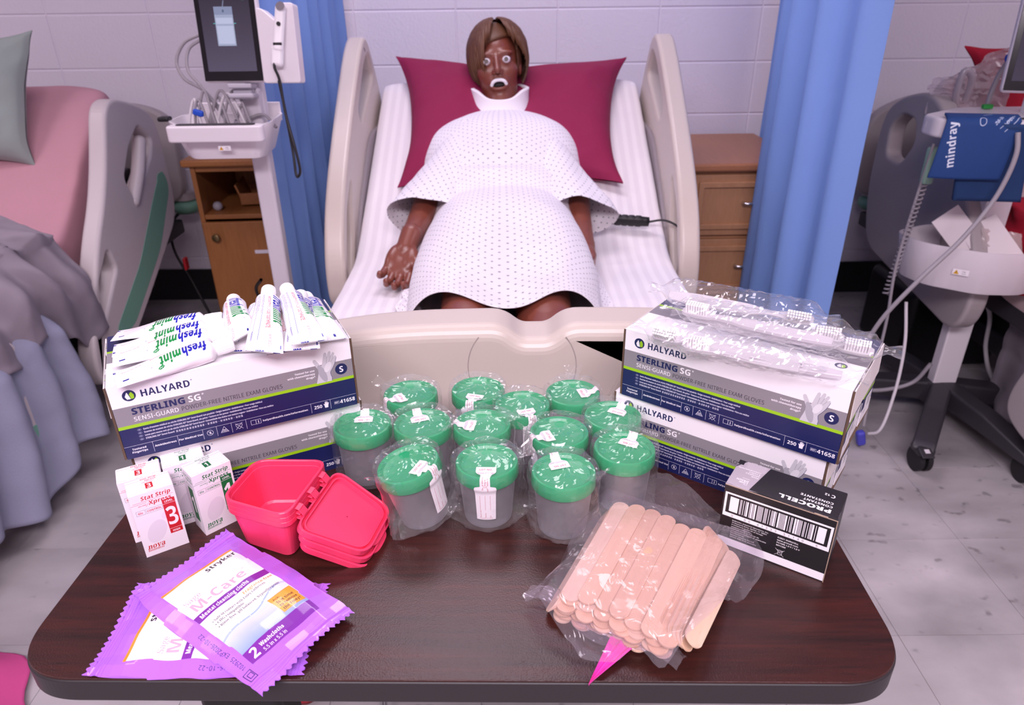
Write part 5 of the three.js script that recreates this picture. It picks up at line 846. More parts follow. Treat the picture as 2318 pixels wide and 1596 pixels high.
// ---------------------------------------------------------------- monitor stands
const white = phy(0xe6dfe4, 0.38, { clearcoat: 0.2 });
function trayShell(pts, round, h, wall, taper, floorY = 0.004) { // open tray from an outline (x, z)
  const s = smoothShape(pts, round), P = s.getSpacedPoints(119).map((p) => [p.x, p.y]), c = P.reduce((a, p) => [a[0] + p[0] / P.length, a[1] + p[1] / P.length], [0, 0]);
  const prof = [[0.03, 0], [taper - 0.02, 0], [taper, 0.006], [1, h - 0.003], [1, h], [1 - wall, h], [1 - wall, h - 0.004], [taper - wall, floorY + 0.004], [taper - wall - 0.02, floorY], [0.03, floorY]];
  return toCreasedNormals(grid(120, prof.length - 1, (u, v) => { const k = Math.round(v * (prof.length - 1)), p = P[Math.round(u * 120) % 120]; return [c[0] + (p[0] - c[0]) * prof[k][0], prof[k][1], c[1] + (p[1] - c[1]) * prof[k][0]]; }, { closed: true }), 0.7);
}
const screenT = canvasTex(512, 860, (c, w, h) => {
  const g = c.createLinearGradient(0, 0, 0, h); g.addColorStop(0, '#3b3540'); g.addColorStop(1, '#5d5768'); c.fillStyle = g; c.fillRect(0, 0, w, h);
  c.fillStyle = '#57c0c8'; c.fillRect(150, 0, 200, 70); c.fillStyle = '#a7b4c8'; c.fillRect(140, 210, 190, 390); c.fillStyle = '#8e9ab2'; c.fillRect(140, 210, 190, 80); c.fillStyle = '#c2cde0'; c.fillRect(150, 320, 170, 60); c.fillRect(150, 400, 170, 180); c.fillStyle = '#5a6c80'; c.fillRect(225, 240, 18, 26); c.fillStyle = '#5fb7b4'; c.fillRect(118, 372, 24, 8); c.fillRect(330, 372, 24, 8); c.strokeStyle = '#8e9ab2'; c.lineWidth = 8; c.beginPath(); c.moveTo(236, 210); c.lineTo(250, 150); c.stroke();
  c.fillStyle = '#4b7f6a'; c.fillRect(440, 120, 20, 30);
});
const warnT = canvasTex(256, 96, (c, w, h) => { c.fillStyle = '#f3eef2'; c.fillRect(0, 0, w, h); c.fillStyle = '#d9a520'; c.beginPath(); c.moveTo(60, 12); c.lineTo(104, 84); c.lineTo(16, 84); c.fill(); c.fillStyle = '#222'; c.fillRect(57, 36, 6, 26); c.fillRect(57, 68, 6, 7); F(c, 'bold 26px sans-serif', '#777'); c.fillText('6 kg', 150, 42); c.fillText('0.5 A', 150, 78); });
const warnM = std(0xffffff, 0.5, { map: warnT });
function screenPart(t, w, h, lit) {
  const b = part('monitor', merge([at(box(w, h, 0.035, 0.012, 4), 0, 0, 0)]), white, t, 'white monitor housing');
  part('bezel', at(box(w - 0.008, h - 0.008, 0.003, 0.0012), 0, 0, 0.0175), phy(0x1b191d, 0.16), b, 'glossy black bezel');
  part('screen', at(new THREE.PlaneGeometry(w - 0.034, h - 0.046), 0, 0.004, 0.0196), phy(0x9d98a6, 0.1, { map: screenT, emissive: 0xffffff, emissiveMap: screenT, emissiveIntensity: lit }), b, 'lit portrait screen');
  part('mount', merge([at(box(0.062, 0.012, 0.05, 0.004), 0.01, -h / 2 - 0.008, -0.005), at(box(0.05, 0.03, 0.03, 0.006), 0.01, -h / 2 - 0.026, -0.012), at(box(0.066, 0.012, 0.05, 0.005), 0.012, -h / 2 - 0.032, 0.0)]), std(0xb9b5c0, 0.35), b, 'grey mount clip');
  return b;
}
{
  // left stand
  const t = thing('monitor_stand', 'white vital signs monitor on a post stand with a basket, left of the bed', 'medical monitor', [-0.745, 0, -2.0], 0);
  const head = new THREE.Group(); head.name = 'monitor_head'; t.add(head); head.position.set(0.033, 1.194, 0.03); head.rotation.set(-0.12, 0.02, 0.0);
  screenPart(head, 0.158, 0.245, 0.55);
  part('thermometer_module', merge([at(extrude(smoothShape([[-0.045, -0.125], [0.05, -0.125], [0.05, 0.062], [0.012, 0.062], [0.004, 0.02], [-0.03, 0.05], [-0.045, 0.05]], 0.008), 0.045, 0.003), 0.122, 0, -0.02)]), white, head, 'white thermometer module beside the screen');
  const tp = part('thermometer_probe', merge([at(box(0.026, 0.11, 0.018, 0.008, 3), 0.136, 0.002, 0.04, -0.1, 0, -0.16), at(box(0.03, 0.05, 0.022, 0.009, 3), 0.124, -0.062, 0.042, -0.1, 0, -0.12)]), std(0xf2eef1, 0.3), head);
  part('probe_tip', at(cyl(0.011, 0.011, 0.012, 20), 0.146, 0.05, 0.042, PI / 2 - 0.3), M.chrome, tp); part('button', at(cyl(0.005, 0.005, 0.004, 16), 0.138, 0.012, 0.0505, PI / 2), M.black, tp); part('grip_window', at(box(0.022, 0.007, 0.004, 0.002), 0.13, -0.034, 0.0515), M.black, tp);
  part('probe_cord', tube([[0.118, -0.07, 0.05], [0.116, -0.088, 0.052], [0.122, -0.108, 0.05], [0.124, -0.12, 0.048], [0.13, -0.2, 0.05], [0.148, -0.29, 0.06], [0.152, -0.345, 0.055], [0.135, -0.36, 0.03], [0.124, -0.3, 0.0], [0.12, -0.18, 0.02], [0.122, -0.12, 0.048]], 0.0036, 90, 8), M.cableBlack, tp);
  part('post', merge([at(box(0.05, 0.98, 0.042, 0.008), 0.05, 0.565, 0.0), at(box(0.045, 0.16, 0.035, 0.008), 0.056, 1.02, -0.02)]), std(0xd6cfd6, 0.4), t, 'white square post');
  const bk = part('basket', trayShell([[-0.17, -0.09], [0.105, -0.105], [0.122, 0.06], [0.11, 0.11], [-0.105, 0.115], [-0.165, 0.03]], 0.025, 0.088, 0.04, 0.8, 0.01).translate(0.0, 0.893, 0.03), white, t, 'white storage basket');
  part('front_handle', extrude(smoothShape([[-0.125, 0], [0.115, 0], [0.118, 0.045], [-0.128, 0.045]], 0.02), 0.03, 0.005, { seg: 4 }).rotateX(PI / 2).translate(0.0, 0.978, 0.125), white, bk);
  part('handle_slot', extrude(smoothShape([[-0.105, 0.004], [0.095, 0.004], [0.095, 0.028], [-0.105, 0.028]], 0.012), 0.002, 0).rotateX(PI / 2).translate(0, 0.985, 0.129), M.darkGrey, bk, 'dark handle slot');
  part('warning_label', at(new THREE.PlaneGeometry(0.032, 0.012), 0.008, 0.925, 0.1475, 0.0), warnM, bk); part('side_handle', at(box(0.03, 0.012, 0.03, 0.005), -0.175, 0.985, 0.05), M.black, bk);
  part('back_wall', at(box(0.24, 0.05, 0.006, 0.003), -0.02, 0.985, -0.07), white, bk);
  part('base', merge([0, 1, 2, 3, 4].map((k) => { const a = k * 2 * PI / 5 + 0.3; return at(box(0.3, 0.035, 0.05, 0.012), 0.05 + cos(a) * 0.14, 0.085, sin(a) * 0.14, 0, -a); })), M.darkGrey, t);
  for (let k = 0; k < 5; k++) { const a = k * 2 * PI / 5 + 0.3; part('caster', at(cyl(0.036, 0.036, 0.022, 24), 0.05 + cos(a) * 0.27, 0.037, sin(a) * 0.27, PI / 2, a), M.rubber, t); }
  // cable bundle in the basket
  const cb = thing('cable_bundle', 'bundle of grey and white patient cables coiled in the basket of the left stand', 'cable', [-0.77, 0.91, -1.965]), r = rng(6);
  for (let k = 0; k < 9; k++) { const x = -0.07 + k * 0.016, h = 0.075 + 0.05 * r(), w = 0.02 + 0.02 * r(); part('loop', tube([[x - w, 0.012, 0.03 * r()], [x - w * 0.8, h * 0.7, 0.01], [x, h + 0.02, -0.01 + 0.02 * r()], [x + w * 0.8, h * 0.7, 0.02], [x + w, 0.012, 0.02], [x, 0.01, 0.04]], 0.0038, 50, 8), k % 3 ? M.cableGrey : M.cableWhite, cb); }
  part('loose_cable', tube([[0.02, 0.02, 0], [0.0, 0.08, -0.01], [-0.05, 0.14, -0.03], [-0.1, 0.17, -0.04], [-0.115, 0.21, -0.05], [-0.09, 0.255, -0.06], [-0.045, 0.275, -0.065]], 0.0045, 60, 8), M.cableGrey, cb);
  part('loose_cable', tube([[0.03, 0.02, 0.01], [0.01, 0.06, 0], [-0.05, 0.15, -0.02], [-0.085, 0.19, -0.04], [-0.08, 0.24, -0.06], [-0.04, 0.265, -0.065]], 0.004, 60, 8), M.cableGrey, cb);
  part('loose_cable', tube([[0.04, 0.02, 0.02], [0.07, 0.07, 0.0], [0.11, 0.08, 0.0], [0.145, 0.05, 0.02]], 0.004, 40, 8), M.cableGrey, cb);
  part('blue_clip', at(box(0.028, 0.016, 0.014, 0.005), -0.055, 0.09, 0.02, 0, 0, -0.3), M.blue, cb, 'blue cable clip'); part('blue_plug', at(box(0.006, 0.045, 0.008, 0.002), 0.12, 0.05, 0.03, 0, 0, -0.6), std(0x1d4fa8, 0.4), cb, 'blue connector'); part('metal_plug', at(cyl(0.004, 0.005, 0.03, 14), 0.045, 0.062, 0.045, 0.3, 0, -0.5), M.chrome, cb, 'shiny metal connector');
  const pc = thing('power_cord', 'thin black power cord hanging from the wall down beside the left cabinet', 'cord');
  part('cable', tube([[-1.41, 0.47, -3.03], [-1.44, 0.42, -2.9], [-1.43, 0.33, -2.85], [-1.36, 0.2, -2.8], [-1.25, 0.05, -2.7], [-1.1, 0.012, -2.55]], 0.006, 60, 8), M.cableBlack, pc);
  const pd = thing('black_cable', 'black cable looping down the front of the left cabinet door', 'cord');
  part('cable', tube([[-0.80, 0.47, -2.1], [-0.86, 0.4, -2.2], [-0.885, 0.32, -2.28], [-0.885, 0.22, -2.3], [-0.86, 0.12, -2.25], [-0.84, 0.03, -2.2], [-0.82, 0.012, -2.05]], 0.0055, 60, 8), M.cableBlack, pd);
}
{
  // right stand
  const cx = 1.405, cz = -2.0;
  const t = thing('monitor_stand', 'white monitor stand with tray, lower basket and dark five-legged base on the right', 'medical monitor', [cx, 0, cz], 0);
  part('post', at(extrude(smoothShape([[-0.045, -0.02], [0.03, -0.02], [0.03, 0.02], [-0.045, 0.02]], 0.006), 0.86, 0.002).rotateX(-PI / 2), 0, 0.09, 0), white, t, 'white square post');
  const hub = at(cyl(0.06, 0.075, 0.06, 28), 0, 0.1, 0);
  part('base', merge([hub, ...[0, 1, 2, 3, 4].map((k) => { const a = [125, 80, 10, 195, 262][k] * PI / 180, L = 0.37; return extrude(smoothShape([[0, 0.07], [0.2, 0.06], [L, 0.03], [L + 0.02, 0.012], [L, -0.004], [0.2, 0.0], [0, -0.0]], 0.012), 0.046, 0.008).translate(0, 0.065, -0.023).rotateY(-a); })]), std(0x353238, 0.45), t, 'charcoal five-legged base');
  for (let k = 0; k < 5; k++) { const a = [125, 80, 10, 195, 262][k] * PI / 180, x = cos(a) * 0.365, z = sin(a) * 0.365, w = part('caster', merge([-0.012, 0.012].map((o) => at(cyl(0.037, 0.037, 0.014, 26), x + o, 0.038, z, 0, 0, PI / 2))), M.rubber, t); part('brake_hood', merge([at(box(0.05, 0.03, 0.06, 0.012), x, 0.072, z), at(box(0.036, 0.006, 0.036, 0.003), x - 0.012, 0.082, z + 0.038, 0.35)]), std(0x2b292e, 0.4), w); part('brake_tag', at(box(0.014, 0.0015, 0.014, 0.0005), x - 0.01, 0.087, z + 0.036, 0.35), std(0xcfc9ce, 0.5), w); }
  const ty = 0.928;
  const tr = part('top_tray', extrude(smoothShape([[-0.29, 0.02, 0.02], [-0.29, 0.1, 0.03], [-0.2, 0.145, 0.04], [0.1, 0.2, 0.05], [0.2, 0.16, 0.05], [0.2, -0.1, 0.05], [-0.13, -0.1, 0.05]], 0.03), 0.034, 0.008, { seg: 4 }).rotateX(PI / 2).translate(0, ty + 0.034, 0), white, t, 'white work tray with a handle slot');
  part('handle_slot', extrude(smoothShape([[-0.215, 0.09], [0.1, 0.155], [0.1, 0.172], [-0.215, 0.108]], 0.008), 0.002, 0).rotateX(PI / 2).translate(0.0, ty + 0.0445, 0), M.black, tr, 'black handle slot'); part('green_tag', at(box(0.026, 0.012, 0.014, 0.002), -0.08, ty + 0.05, -0.045), std(0x2f9a43, 0.4), tr, 'green label'); part('warning_label', at(new THREE.PlaneGeometry(0.03, 0.012), -0.285, ty + 0.02, 0.06, 0, -1.2), warnM, tr);
  const head = new THREE.Group(); head.name = 'monitor_head'; t.add(head); head.position.set(-0.01, 1.172, 0.05); head.rotation.set(-0.2, -0.40, 0.0); head.rotation.order = 'YXZ';
  screenPart(head, 0.2, 0.3, 0.25);
  part('neck', merge([at(box(0.09, 0.1, 0.05, 0.01), 0.02, 0.995, 0.03)]), white, t);
  const bk = part('basket', trayShell([[-0.27, -0.04], [-0.24, 0.075], [-0.11, 0.175], [0.02, 0.185], [0.17, 0.09], [0.19, -0.07], [0.02, -0.12], [-0.14, -0.11]], 0.045, 0.125, 0.03, 0.9, 0.006).translate(0, 0.505, 0.02), white, t, 'white lower basket');
  part('warning_label', at(new THREE.PlaneGeometry(0.04, 0.017), -0.155, 0.565, 0.157, 0, -0.62), warnM, bk);
  // things in and on it
  const pk = thing('gauze_packet', 'white paper packets sticking up out of the lower basket on the right stand', 'packet', [1.33, 0.535, -1.96]);
  part('paper', merge([at(box(0.085, 0.14, 0.004, 0.001), -0.035, 0.105, -0.005, -0.45, 0.1, 0.62), at(box(0.11, 0.16, 0.006, 0.002), 0.05, 0.075, 0.03, -0.6, 0.1, 0.5)]), std(0xe9e0e2, 0.6), pk);
  part('clear_pouch', filmSheet(18, 14, (u, v) => [0.02 + u * 0.12, 0.03 + v * 0.09 - u * 0.02 + 0.006 * crinkle(u * 3, v * 3, 1, 2), 0.05 - v * 0.05 + 0.006 * crinkle(u * 3, v * 3, 5, 2)], { crease: 0.3 }), phy(0xeadfdd, 0.15, { transmission: 0.5, thickness: 0, side: THREE.DoubleSide }), pk, 'crinkled clear pouch');
  const cuffT = canvasTex(512, 512, (c, w, h) => { c.fillStyle = '#173f7c'; c.fillRect(0, 0, w, h); c.save(); c.translate(95, 300); c.rotate(-PI / 2 - 0.25); F(c, 'bold 78px sans-serif', '#dfe6f2'); c.fillText('mindray', -140, 20); c.restore(); c.strokeStyle = '#c9d4e8'; c.lineWidth = 5; c.beginPath(); c.arc(250, 130, 22, 0, 7); c.moveTo(262, 60); c.lineTo(330, 30); c.moveTo(380, 170); c.lineTo(480, 60); c.moveTo(420, 190); c.lineTo(505, 90); c.stroke(); F(c, 'bold 30px sans-serif', '#c9d4e8'); c.save(); c.translate(345, 150); c.rotate(-0.8); c.fillText('26-35', 0, 0); c.fillText('ADULT', 40, 50); c.restore(); });
  const cf = thing('pressure_cuff', 'navy blue blood pressure cuff folded over the right stand\'s tray handle', 'cuff', [1.215, 0.975, -1.875], rad(-14)), navy = std(0xffffff, 0.75, { map: cuffT, side: THREE.DoubleSide }), nv = std(0x153766, 0.8, { side: THREE.DoubleSide });
  part('front_flap', shell(20, 30, (u, v) => { const s = v * 0.19, x = (u - 0.5) * 0.17 - 0.02 * v; return s < 0.045 ? [x, 0.0 - 0.006 * Math.pow(s / 0.045, 2), -0.03 + s] : [x, -0.006 - (s - 0.045), 0.0155 + 0.012 * sin((s - 0.045) * 14) + 0.004 * sin(u * 5)]; }, 0.006, { us: 1, uv: (u, v) => [u, 1 - v] }), navy, cf, 'printed front flap');
  part('back_flap', shell(16, 20, (u, v) => [(u - 0.5) * 0.165 + 0.028 + 0.03 * v, -0.012 - v * 0.2, 0.001 + 0.008 * sin(v * 3 + u * 2)], 0.012, {}), nv, cf);
  part('air_hose', tube([[0.075, -0.03, 0.03], [0.08, -0.08, 0.045], [0.06, -0.18, 0.06], [0.0, -0.29, 0.09], [-0.09, -0.4, 0.13], [-0.16, -0.53, 0.13], [-0.185, -0.65, 0.11], [-0.18, -0.76, 0.06], [-0.1, -0.82, 0.0], [0.02, -0.8, -0.04], [0.05, -0.72, -0.02]], 0.0062, 110, 9), M.cableGrey, cf, 'grey air hose');
  const sp = thing('sensor_cable', 'thin grey sensor cable hanging to the floor with a blue clip at its end', 'cable');
  part('cable', tube([[1.135, 0.9, -1.93], [1.13, 0.75, -1.94], [1.115, 0.55, -1.93], [1.11, 0.4, -1.9], [1.09, 0.2, -1.86], [1.075, 0.075, -1.82]], 0.0045, 60, 8), M.cableGrey, sp); part('clip', at(box(0.026, 0.05, 0.024, 0.008), 1.072, 0.035, -1.815, 0, 0, 0.25), std(0x4a4ab8, 0.35), sp, 'violet blue finger clip');
  part('cable', tube([[1.13, 0.47, -1.86], [1.14, 0.35, -1.83], [1.13, 0.2, -1.8], [1.1, 0.08, -1.78], [1.085, 0.06, -1.8]], 0.0045, 50, 8), M.cableWhite, sp);
  const cc = thing('coiled_cord', 'grey coiled cord with a green connector hanging from the left end of the right tray', 'cord', [1.135, 0.9, -1.94]);
  part('connector', at(box(0.03, 0.1, 0.026, 0.008), 0.01, -0.06, 0), std(0x8fb3a1, 0.5), cc, 'pale green connector');
  { const pts = []; for (let i = 0; i <= 260; i++) { const q = i / 260, a = q * 2 * PI * 26; pts.push([0.006 - 0.03 * q + 0.0085 * cos(a), -0.11 - 0.33 * q, 0.0085 * sin(a)]); } part('coil', tube(pts, 0.0026, 620, 6), M.cableGrey, cc); }
  const cl = thing('white_cable', 'loop of white cable lying on the floor behind the right stand\'s base', 'cable');
  part('cable', tube([[1.45, 0.45, -2.06], [1.56, 0.32, -2.1], [1.6, 0.18, -2.12], [1.64, 0.08, -2.1], [1.7, 0.02, -2.05]], 0.007, 50, 8), M.cableWhite, cl);
}

// ---------------------------------------------------------------- the neighbouring beds
const greyPlastic = std(0xa9a0a1, 0.42), lightPlastic = std(0xc9bfc0, 0.4);
{
  const t = thing('hospital_bed', 'hospital bed at the left with mint green striped side rail', 'bed', [0, 0, 0]);
  const out = [[-2.33, 1.0, 0.08], [-2.52, 0.955, 0.12], [-2.63, 0.895, 0.08], [-2.64, 0.6, 0.1], [-2.6, 0.52, 0.05], [-2.33, 0.355, 0.2], [-2.02, 0.185, 0.08], [-1.9, 0.19, 0.05], [-1.895, 0.3, 0.08], [-2.05, 0.57, 0.2], [-2.2, 0.74, 0.2]];
  const sl = part('side_rail', railGeo(out, [[[[-2.49, 0.885], [-2.56, 0.83], [-2.53, 0.78], [-2.36, 0.66], [-2.325, 0.745], [-2.4, 0.83]], 0.02], [[[-2.12, 0.57], [-2.14, 0.5], [-1.99, 0.365], [-1.95, 0.36], [-2.03, 0.49]], 0.02]], 0.034, 0.05).translate(-1.283, 0, 0), lightPlastic, t);
  part('green_stripe', railGeo([[-2.58, 0.73], [-2.615, 0.65], [-2.44, 0.465], [-2.14, 0.285], [-2.03, 0.315], [-2.28, 0.465], [-2.47, 0.64]], [], 0.004, 0.05).translate(-1.272, 0, 0), M.mint, sl, 'mint green stripe');
  part('centre_bar', capTube([[-1.285, 0.83, -2.5], [-1.28, 0.74, -2.43], [-1.283, 0.66, -2.36]], 0.022, 20, 12), lightPlastic, sl); part('lock_button', at(cyl(0.026, 0.026, 0.01, 24), -1.275, 0.685, -2.555, 0, 0, PI / 2), M.mint, sl, 'green lock button');
  const lo = part('foot_rail', railGeo([[-1.72, 0.3], [-1.73, 0.19], [-1.64, 0.15], [-1.2, 0.13], [-1.05, 0.2], [-1.05, 0.55], [-1.2, 0.62], [-1.6, 0.52]], [], 0.04, 0.07).translate(-1.283, 0, 0), lightPlastic, t); part('green_stripe', railGeo([[-1.69, 0.245], [-1.65, 0.2], [-1.2, 0.19], [-1.12, 0.26], [-1.5, 0.28]], [], 0.004, 0.03).translate(-1.272, 0, 0), M.mint, lo, 'mint green stripe');
  part('headboard', extrude(smoothShape([[-2.3, 0.5], [-1.38, 0.5], [-1.36, 0.84], [-1.48, 0.9], [-2.2, 0.9], [-2.3, 0.85]], 0.08), 0.03, 0.012).translate(0, 0, -2.98), greyPlastic, t);
  part('bumper_roller', at(lathe([[0, -0.028], [0.045, -0.026], [0.058, -0.008], [0.055, 0.012], [0.035, 0.028], [0, 0.03]], 32), -1.40, 0.475, -2.99), M.mint, t, 'mint green corner roller'); part('roller_cap', at(cyl(0.04, 0.045, 0.03, 28), -1.40, 0.52, -2.99), greyPlastic, t);
  part('frame', merge([at(box(0.86, 0.06, 2.0, 0.01), -1.84, 0.4, -1.95), at(box(0.05, 0.1, 1.0, 0.01), -1.38, 0.47, -2.25, rad(26)), ...[0, 1, 2, 3, 4].map((k) => at(box(0.03, 0.05, 0.08, 0.008), -1.352, 0.5 + k * 0.055, -2.1 - k * 0.09))]), M.darkGrey, t); part('base_frame', merge([at(box(0.6, 0.08, 1.8, 0.02), -1.84, 0.2, -1.95), at(box(0.4, 0.2, 0.4, 0.02), -1.84, 0.3, -1.95)]), M.darkGrey, t);
  part('red_tag', at(box(0.012, 0.05, 0.03, 0.005), -1.30, 0.33, -2.66), std(0xb02028, 0.4), t, 'red release tag');
  const m = thing('mattress', 'pink fitted sheet on the raised mattress of the left bed', 'mattress');
  part('fitted_sheet', mattressGeo([[-1.2, 0.56], [-1.7, 0.56], [-1.98, 0.585], [-2.12, 0.65], [-2.35, 0.83], [-2.6, 1.03]], 0.88, 0.19, { seed: 7, wr: 0.012, r: 0.07, uk: 4, extra: (x, s, top) => -0.012 * sin((x + 0.44) * 14 + s * 9) * sstep(x, 0.1, 0.44) }).translate(-1.84, 0, 0), cloth(0xcf9aa6, 0.85), m);
  const p = thing('pillow', 'sage green grey pillow propped upright on the left bed', 'pillow', [-1.80, 0.985, -2.36]); p.rotation.set(rad(68), rad(8), rad(2), 'YXZ');
  part('pillowcase', pillowGeo(0.52, 0.40, 0.14, 8, 0.04), cloth(0x98a39f, 0.9), p);
  const knit = dataTex(256, 256, (u, v, x, y) => { const s = 0.5 + 0.5 * sin(u * 2 * PI * 32) * sin(v * 2 * PI * 32), n = tile((a, b) => fbm(a * 30, b * 30, 2, 3), u, v); const q = clamp(0.5 + 0.25 * s + 0.3 * n, 0, 1); return [0.50 + 0.2 * q, 0.51 + 0.2 * q, 0.6 + 0.2 * q]; });
  const bl = thing('blanket', 'pale blue grey knitted blanket hanging over the side of the left bed', 'blanket');
  part('cloth', shell(90, 80, (u, v) => { // u along the bed, v from the top of the mattress down the side
    const z = lerp(-1.78, -1.0, u), s = v * 0.82, f = 0.022 * sin(u * 34 + 1.2 * sin(v * 3)) * sstep(v, 0.3, 0.8) + 0.012 * fbm(u * 9, v * 6, 3, 3), top = 0.32; const drop = max(0, s - top), hem = 0.035 * sin(u * 13) * v;
    const x = s < top ? -1.70 + s : -1.38 + 0.11 * sstep(drop, 0, 0.14) + 0.035 * drop, y = s < top ? 0.60 - 0.02 * sstep(s, 0.22, 0.32) + 0.008 * sin(u * 20) : 0.585 - drop + 0.02 * (1 - sstep(drop, 0, 0.05));
    return [x + f, max(0.05, y + hem), z + 0.03 * sin(v * 5 + u * 4)];
  }, 0.008, { us: 14, vs: 12, flip: true }), cloth(0xffffff, 0.95, { map: knit }), bl);
  const ts = thing('grey_sheet', 'crumpled mauve grey sheet bunched on top of the blanket on the left bed', 'sheet');
  part('cloth', shell(80, 70, (u, v) => {
    const z = lerp(-1.97, -1.45, u) - 0.05 * v, s = v * 0.58, top = 0.36, drop = max(0, s - top), f = 0.03 * ridge(u * 2.4 + v * 1.1, v * 2.2, 4) + 0.022 * sin(u * 24 + v * 6) * sstep(v, 0.2, 0.9) + 0.012 * fbm(u * 9, v * 9, 1, 3);
    const x = s < top ? -1.72 + s : -1.37 + 0.07 * sstep(drop, 0, 0.12) + 0.02 * drop, y = s < top ? 0.655 + 0.05 * sin(v * 5) : 0.648 + 0.05 * sin(top / 0.62 * 5) - drop * (0.9 + 0.5 * (1 - u)) - 0.03 * sin(u * 9);
    return [x + f * 0.8 + 0.02, max(0.08, y + f * 0.8), z + f * 0.4];
  }, 0.004, { flip: true }), cloth(0x8f858f, 0.85), ts);
}
{
  const t = thing('hospital_bed', 'hospital bed at the right edge, behind the right monitor stand', 'bed', [0, 0, 0]);
  const out = [[-2.3, 0.99, 0.1], [-2.5, 0.955, 0.12], [-2.6, 0.88, 0.08], [-2.6, 0.6, 0.1], [-2.53, 0.42, 0.08], [-2.2, 0.38, 0.1], [-1.9, 0.34, 0.08], [-1.86, 0.5, 0.1], [-2.0, 0.72, 0.15]];
  const sl = part('side_rail', railGeo(out, [[[[-2.47, 0.9], [-2.53, 0.85], [-2.52, 0.75], [-2.42, 0.74], [-2.36, 0.82], [-2.38, 0.89]], 0.03]], 0.034, 0.06).translate(1.367, 0, 0), greyPlastic, t);
  part('green_stripe', railGeo([[-2.45, 0.7], [-2.48, 0.6], [-2.42, 0.55], [-2.1, 0.5], [-1.96, 0.5], [-2.02, 0.6], [-2.3, 0.68]], [], 0.004, 0.03).translate(1.337, 0, 0), M.mint, sl, 'mint green stripe'); part('green_hinge', at(box(0.012, 0.07, 0.05, 0.006), 1.33, 0.74, -2.33), M.mint, sl);
  part('headboard', extrude(smoothShape([[1.44, 0.5], [2.3, 0.5], [2.3, 0.85], [2.2, 0.9], [1.6, 0.9], [1.44, 0.82]], 0.08), 0.03, 0.012).translate(0, 0, -2.98), greyPlastic, t);
  part('bumper_roller', at(lathe([[0, -0.028], [0.045, -0.026], [0.058, -0.008], [0.055, 0.012], [0.035, 0.028], [0, 0.03]], 32), 1.545, 0.46, -2.97), M.mint, t, 'mint green corner roller'); part('roller_cap', at(cyl(0.04, 0.045, 0.03, 28), 1.545, 0.505, -2.97), greyPlastic, t); part('red_tag', at(box(0.03, 0.025, 0.02, 0.005), 1.45, 0.36, -2.5), std(0xb02028, 0.4), t, 'red release tag');
  part('frame', merge([at(box(0.86, 0.06, 2.0, 0.01), 1.92, 0.4, -1.95), at(box(0.5, 0.2, 0.4, 0.02), 1.92, 0.3, -1.95), at(box(0.6, 0.08, 1.8, 0.02), 1.92, 0.2, -1.95)]), M.darkGrey, t);
  const fr = part('foot_rail', railGeo([[-1.72, 0.3], [-1.73, 0.19], [-1.64, 0.15], [-1.2, 0.13], [-1.05, 0.2], [-1.05, 0.55], [-1.2, 0.62], [-1.6, 0.52]], [], 0.04, 0.07).translate(1.46, 0, 0), greyPlastic, t);
  const m = thing('mattress', 'raised mattress with a pale pink sheet on the right bed', 'mattress');
  part('fitted_sheet', mattressGeo([[-1.2, 0.56], [-1.7, 0.56], [-1.98, 0.585], [-2.12, 0.65], [-2.35, 0.83], [-2.62, 1.02]], 0.88, 0.17, { seed: 9, wr: 0.012, r: 0.06, uk: 4 }).translate(1.93, 0, 0), cloth(0xcdb4b6, 0.85), m);
  const p = thing('pillow', 'bright red pillow on the right bed behind the monitor', 'pillow', [1.80, 0.93, -2.42]); p.rotation.set(rad(60), rad(-6), rad(3), 'YXZ'); part('pillowcase', pillowGeo(0.5, 0.4, 0.14, 5, 0.04), cloth(0xb5102f, 0.85), p);
  const b = thing('red_blanket', 'red and grey bedding hanging beside the right stand\'s post', 'blanket');
  part('cloth', shell(50, 40, (u, v) => { const z = lerp(-2.15, -1.6, u), s = v * 0.34, top = 0.16, drop = max(0, s - top), f = 0.02 * sin(u * 22) * v + 0.02 * ridge(u * 3, v * 3, 2); return [s < top ? 1.66 - s : 1.50 - 0.03 * sstep(drop, 0, 0.1) + f, (s < top ? 0.68 : 0.67 - drop) + f * 0.5, z]; }, 0.005, {}), cloth(0xb01230, 0.85), b);
  const gb = thing('grey_blanket', 'grey blanket hanging low at the right edge of the picture', 'blanket');
  part('cloth', shell(50, 40, (u, v) => { const z = lerp(-2.0, -1.2, u), f = 0.025 * sin(u * 20 + v) * v + 0.015 * ridge(u * 3, v * 3, 6); return [1.56 - 0.03 * v + f, 0.5 - v * 0.42, z]; }, 0.006, {}), cloth(0x8f8790, 0.9), gb);
  const bag = thing('clear_bag', 'clear plastic bag with tubing hanging on the right bed\'s raised rail', 'bag', [1.46, 0.93, -2.35]);
  part('film', filmSheet(24, 20, (u, v) => [-0.14 + u * 0.26 + 0.02 * PN(u * 3, v * 3, 2), -0.02 + v * 0.2 * (0.5 + 0.5 * u) + 0.02 * crinkle(u * 2, v * 2, 3, 2), 0.03 * sin(u * 6) + 0.02 * crinkle(u * 2, v * 2, 8, 2)], { crease: 0.35 }), phy(0xd9cfd6, 0.2, { transmission: 0.55, thickness: 0, side: THREE.DoubleSide }), bag);
  part('tube', tube([[-0.07, 0.0, 0.06], [-0.09, 0.06, 0.07], [-0.08, 0.12, 0.07], [-0.055, 0.1, 0.07], [-0.05, 0.03, 0.06]], 0.01, 40, 10), phy(0xd8d2d8, 0.2, { transmission: 0.6, thickness: 0 }), bag, 'clear bent tube');
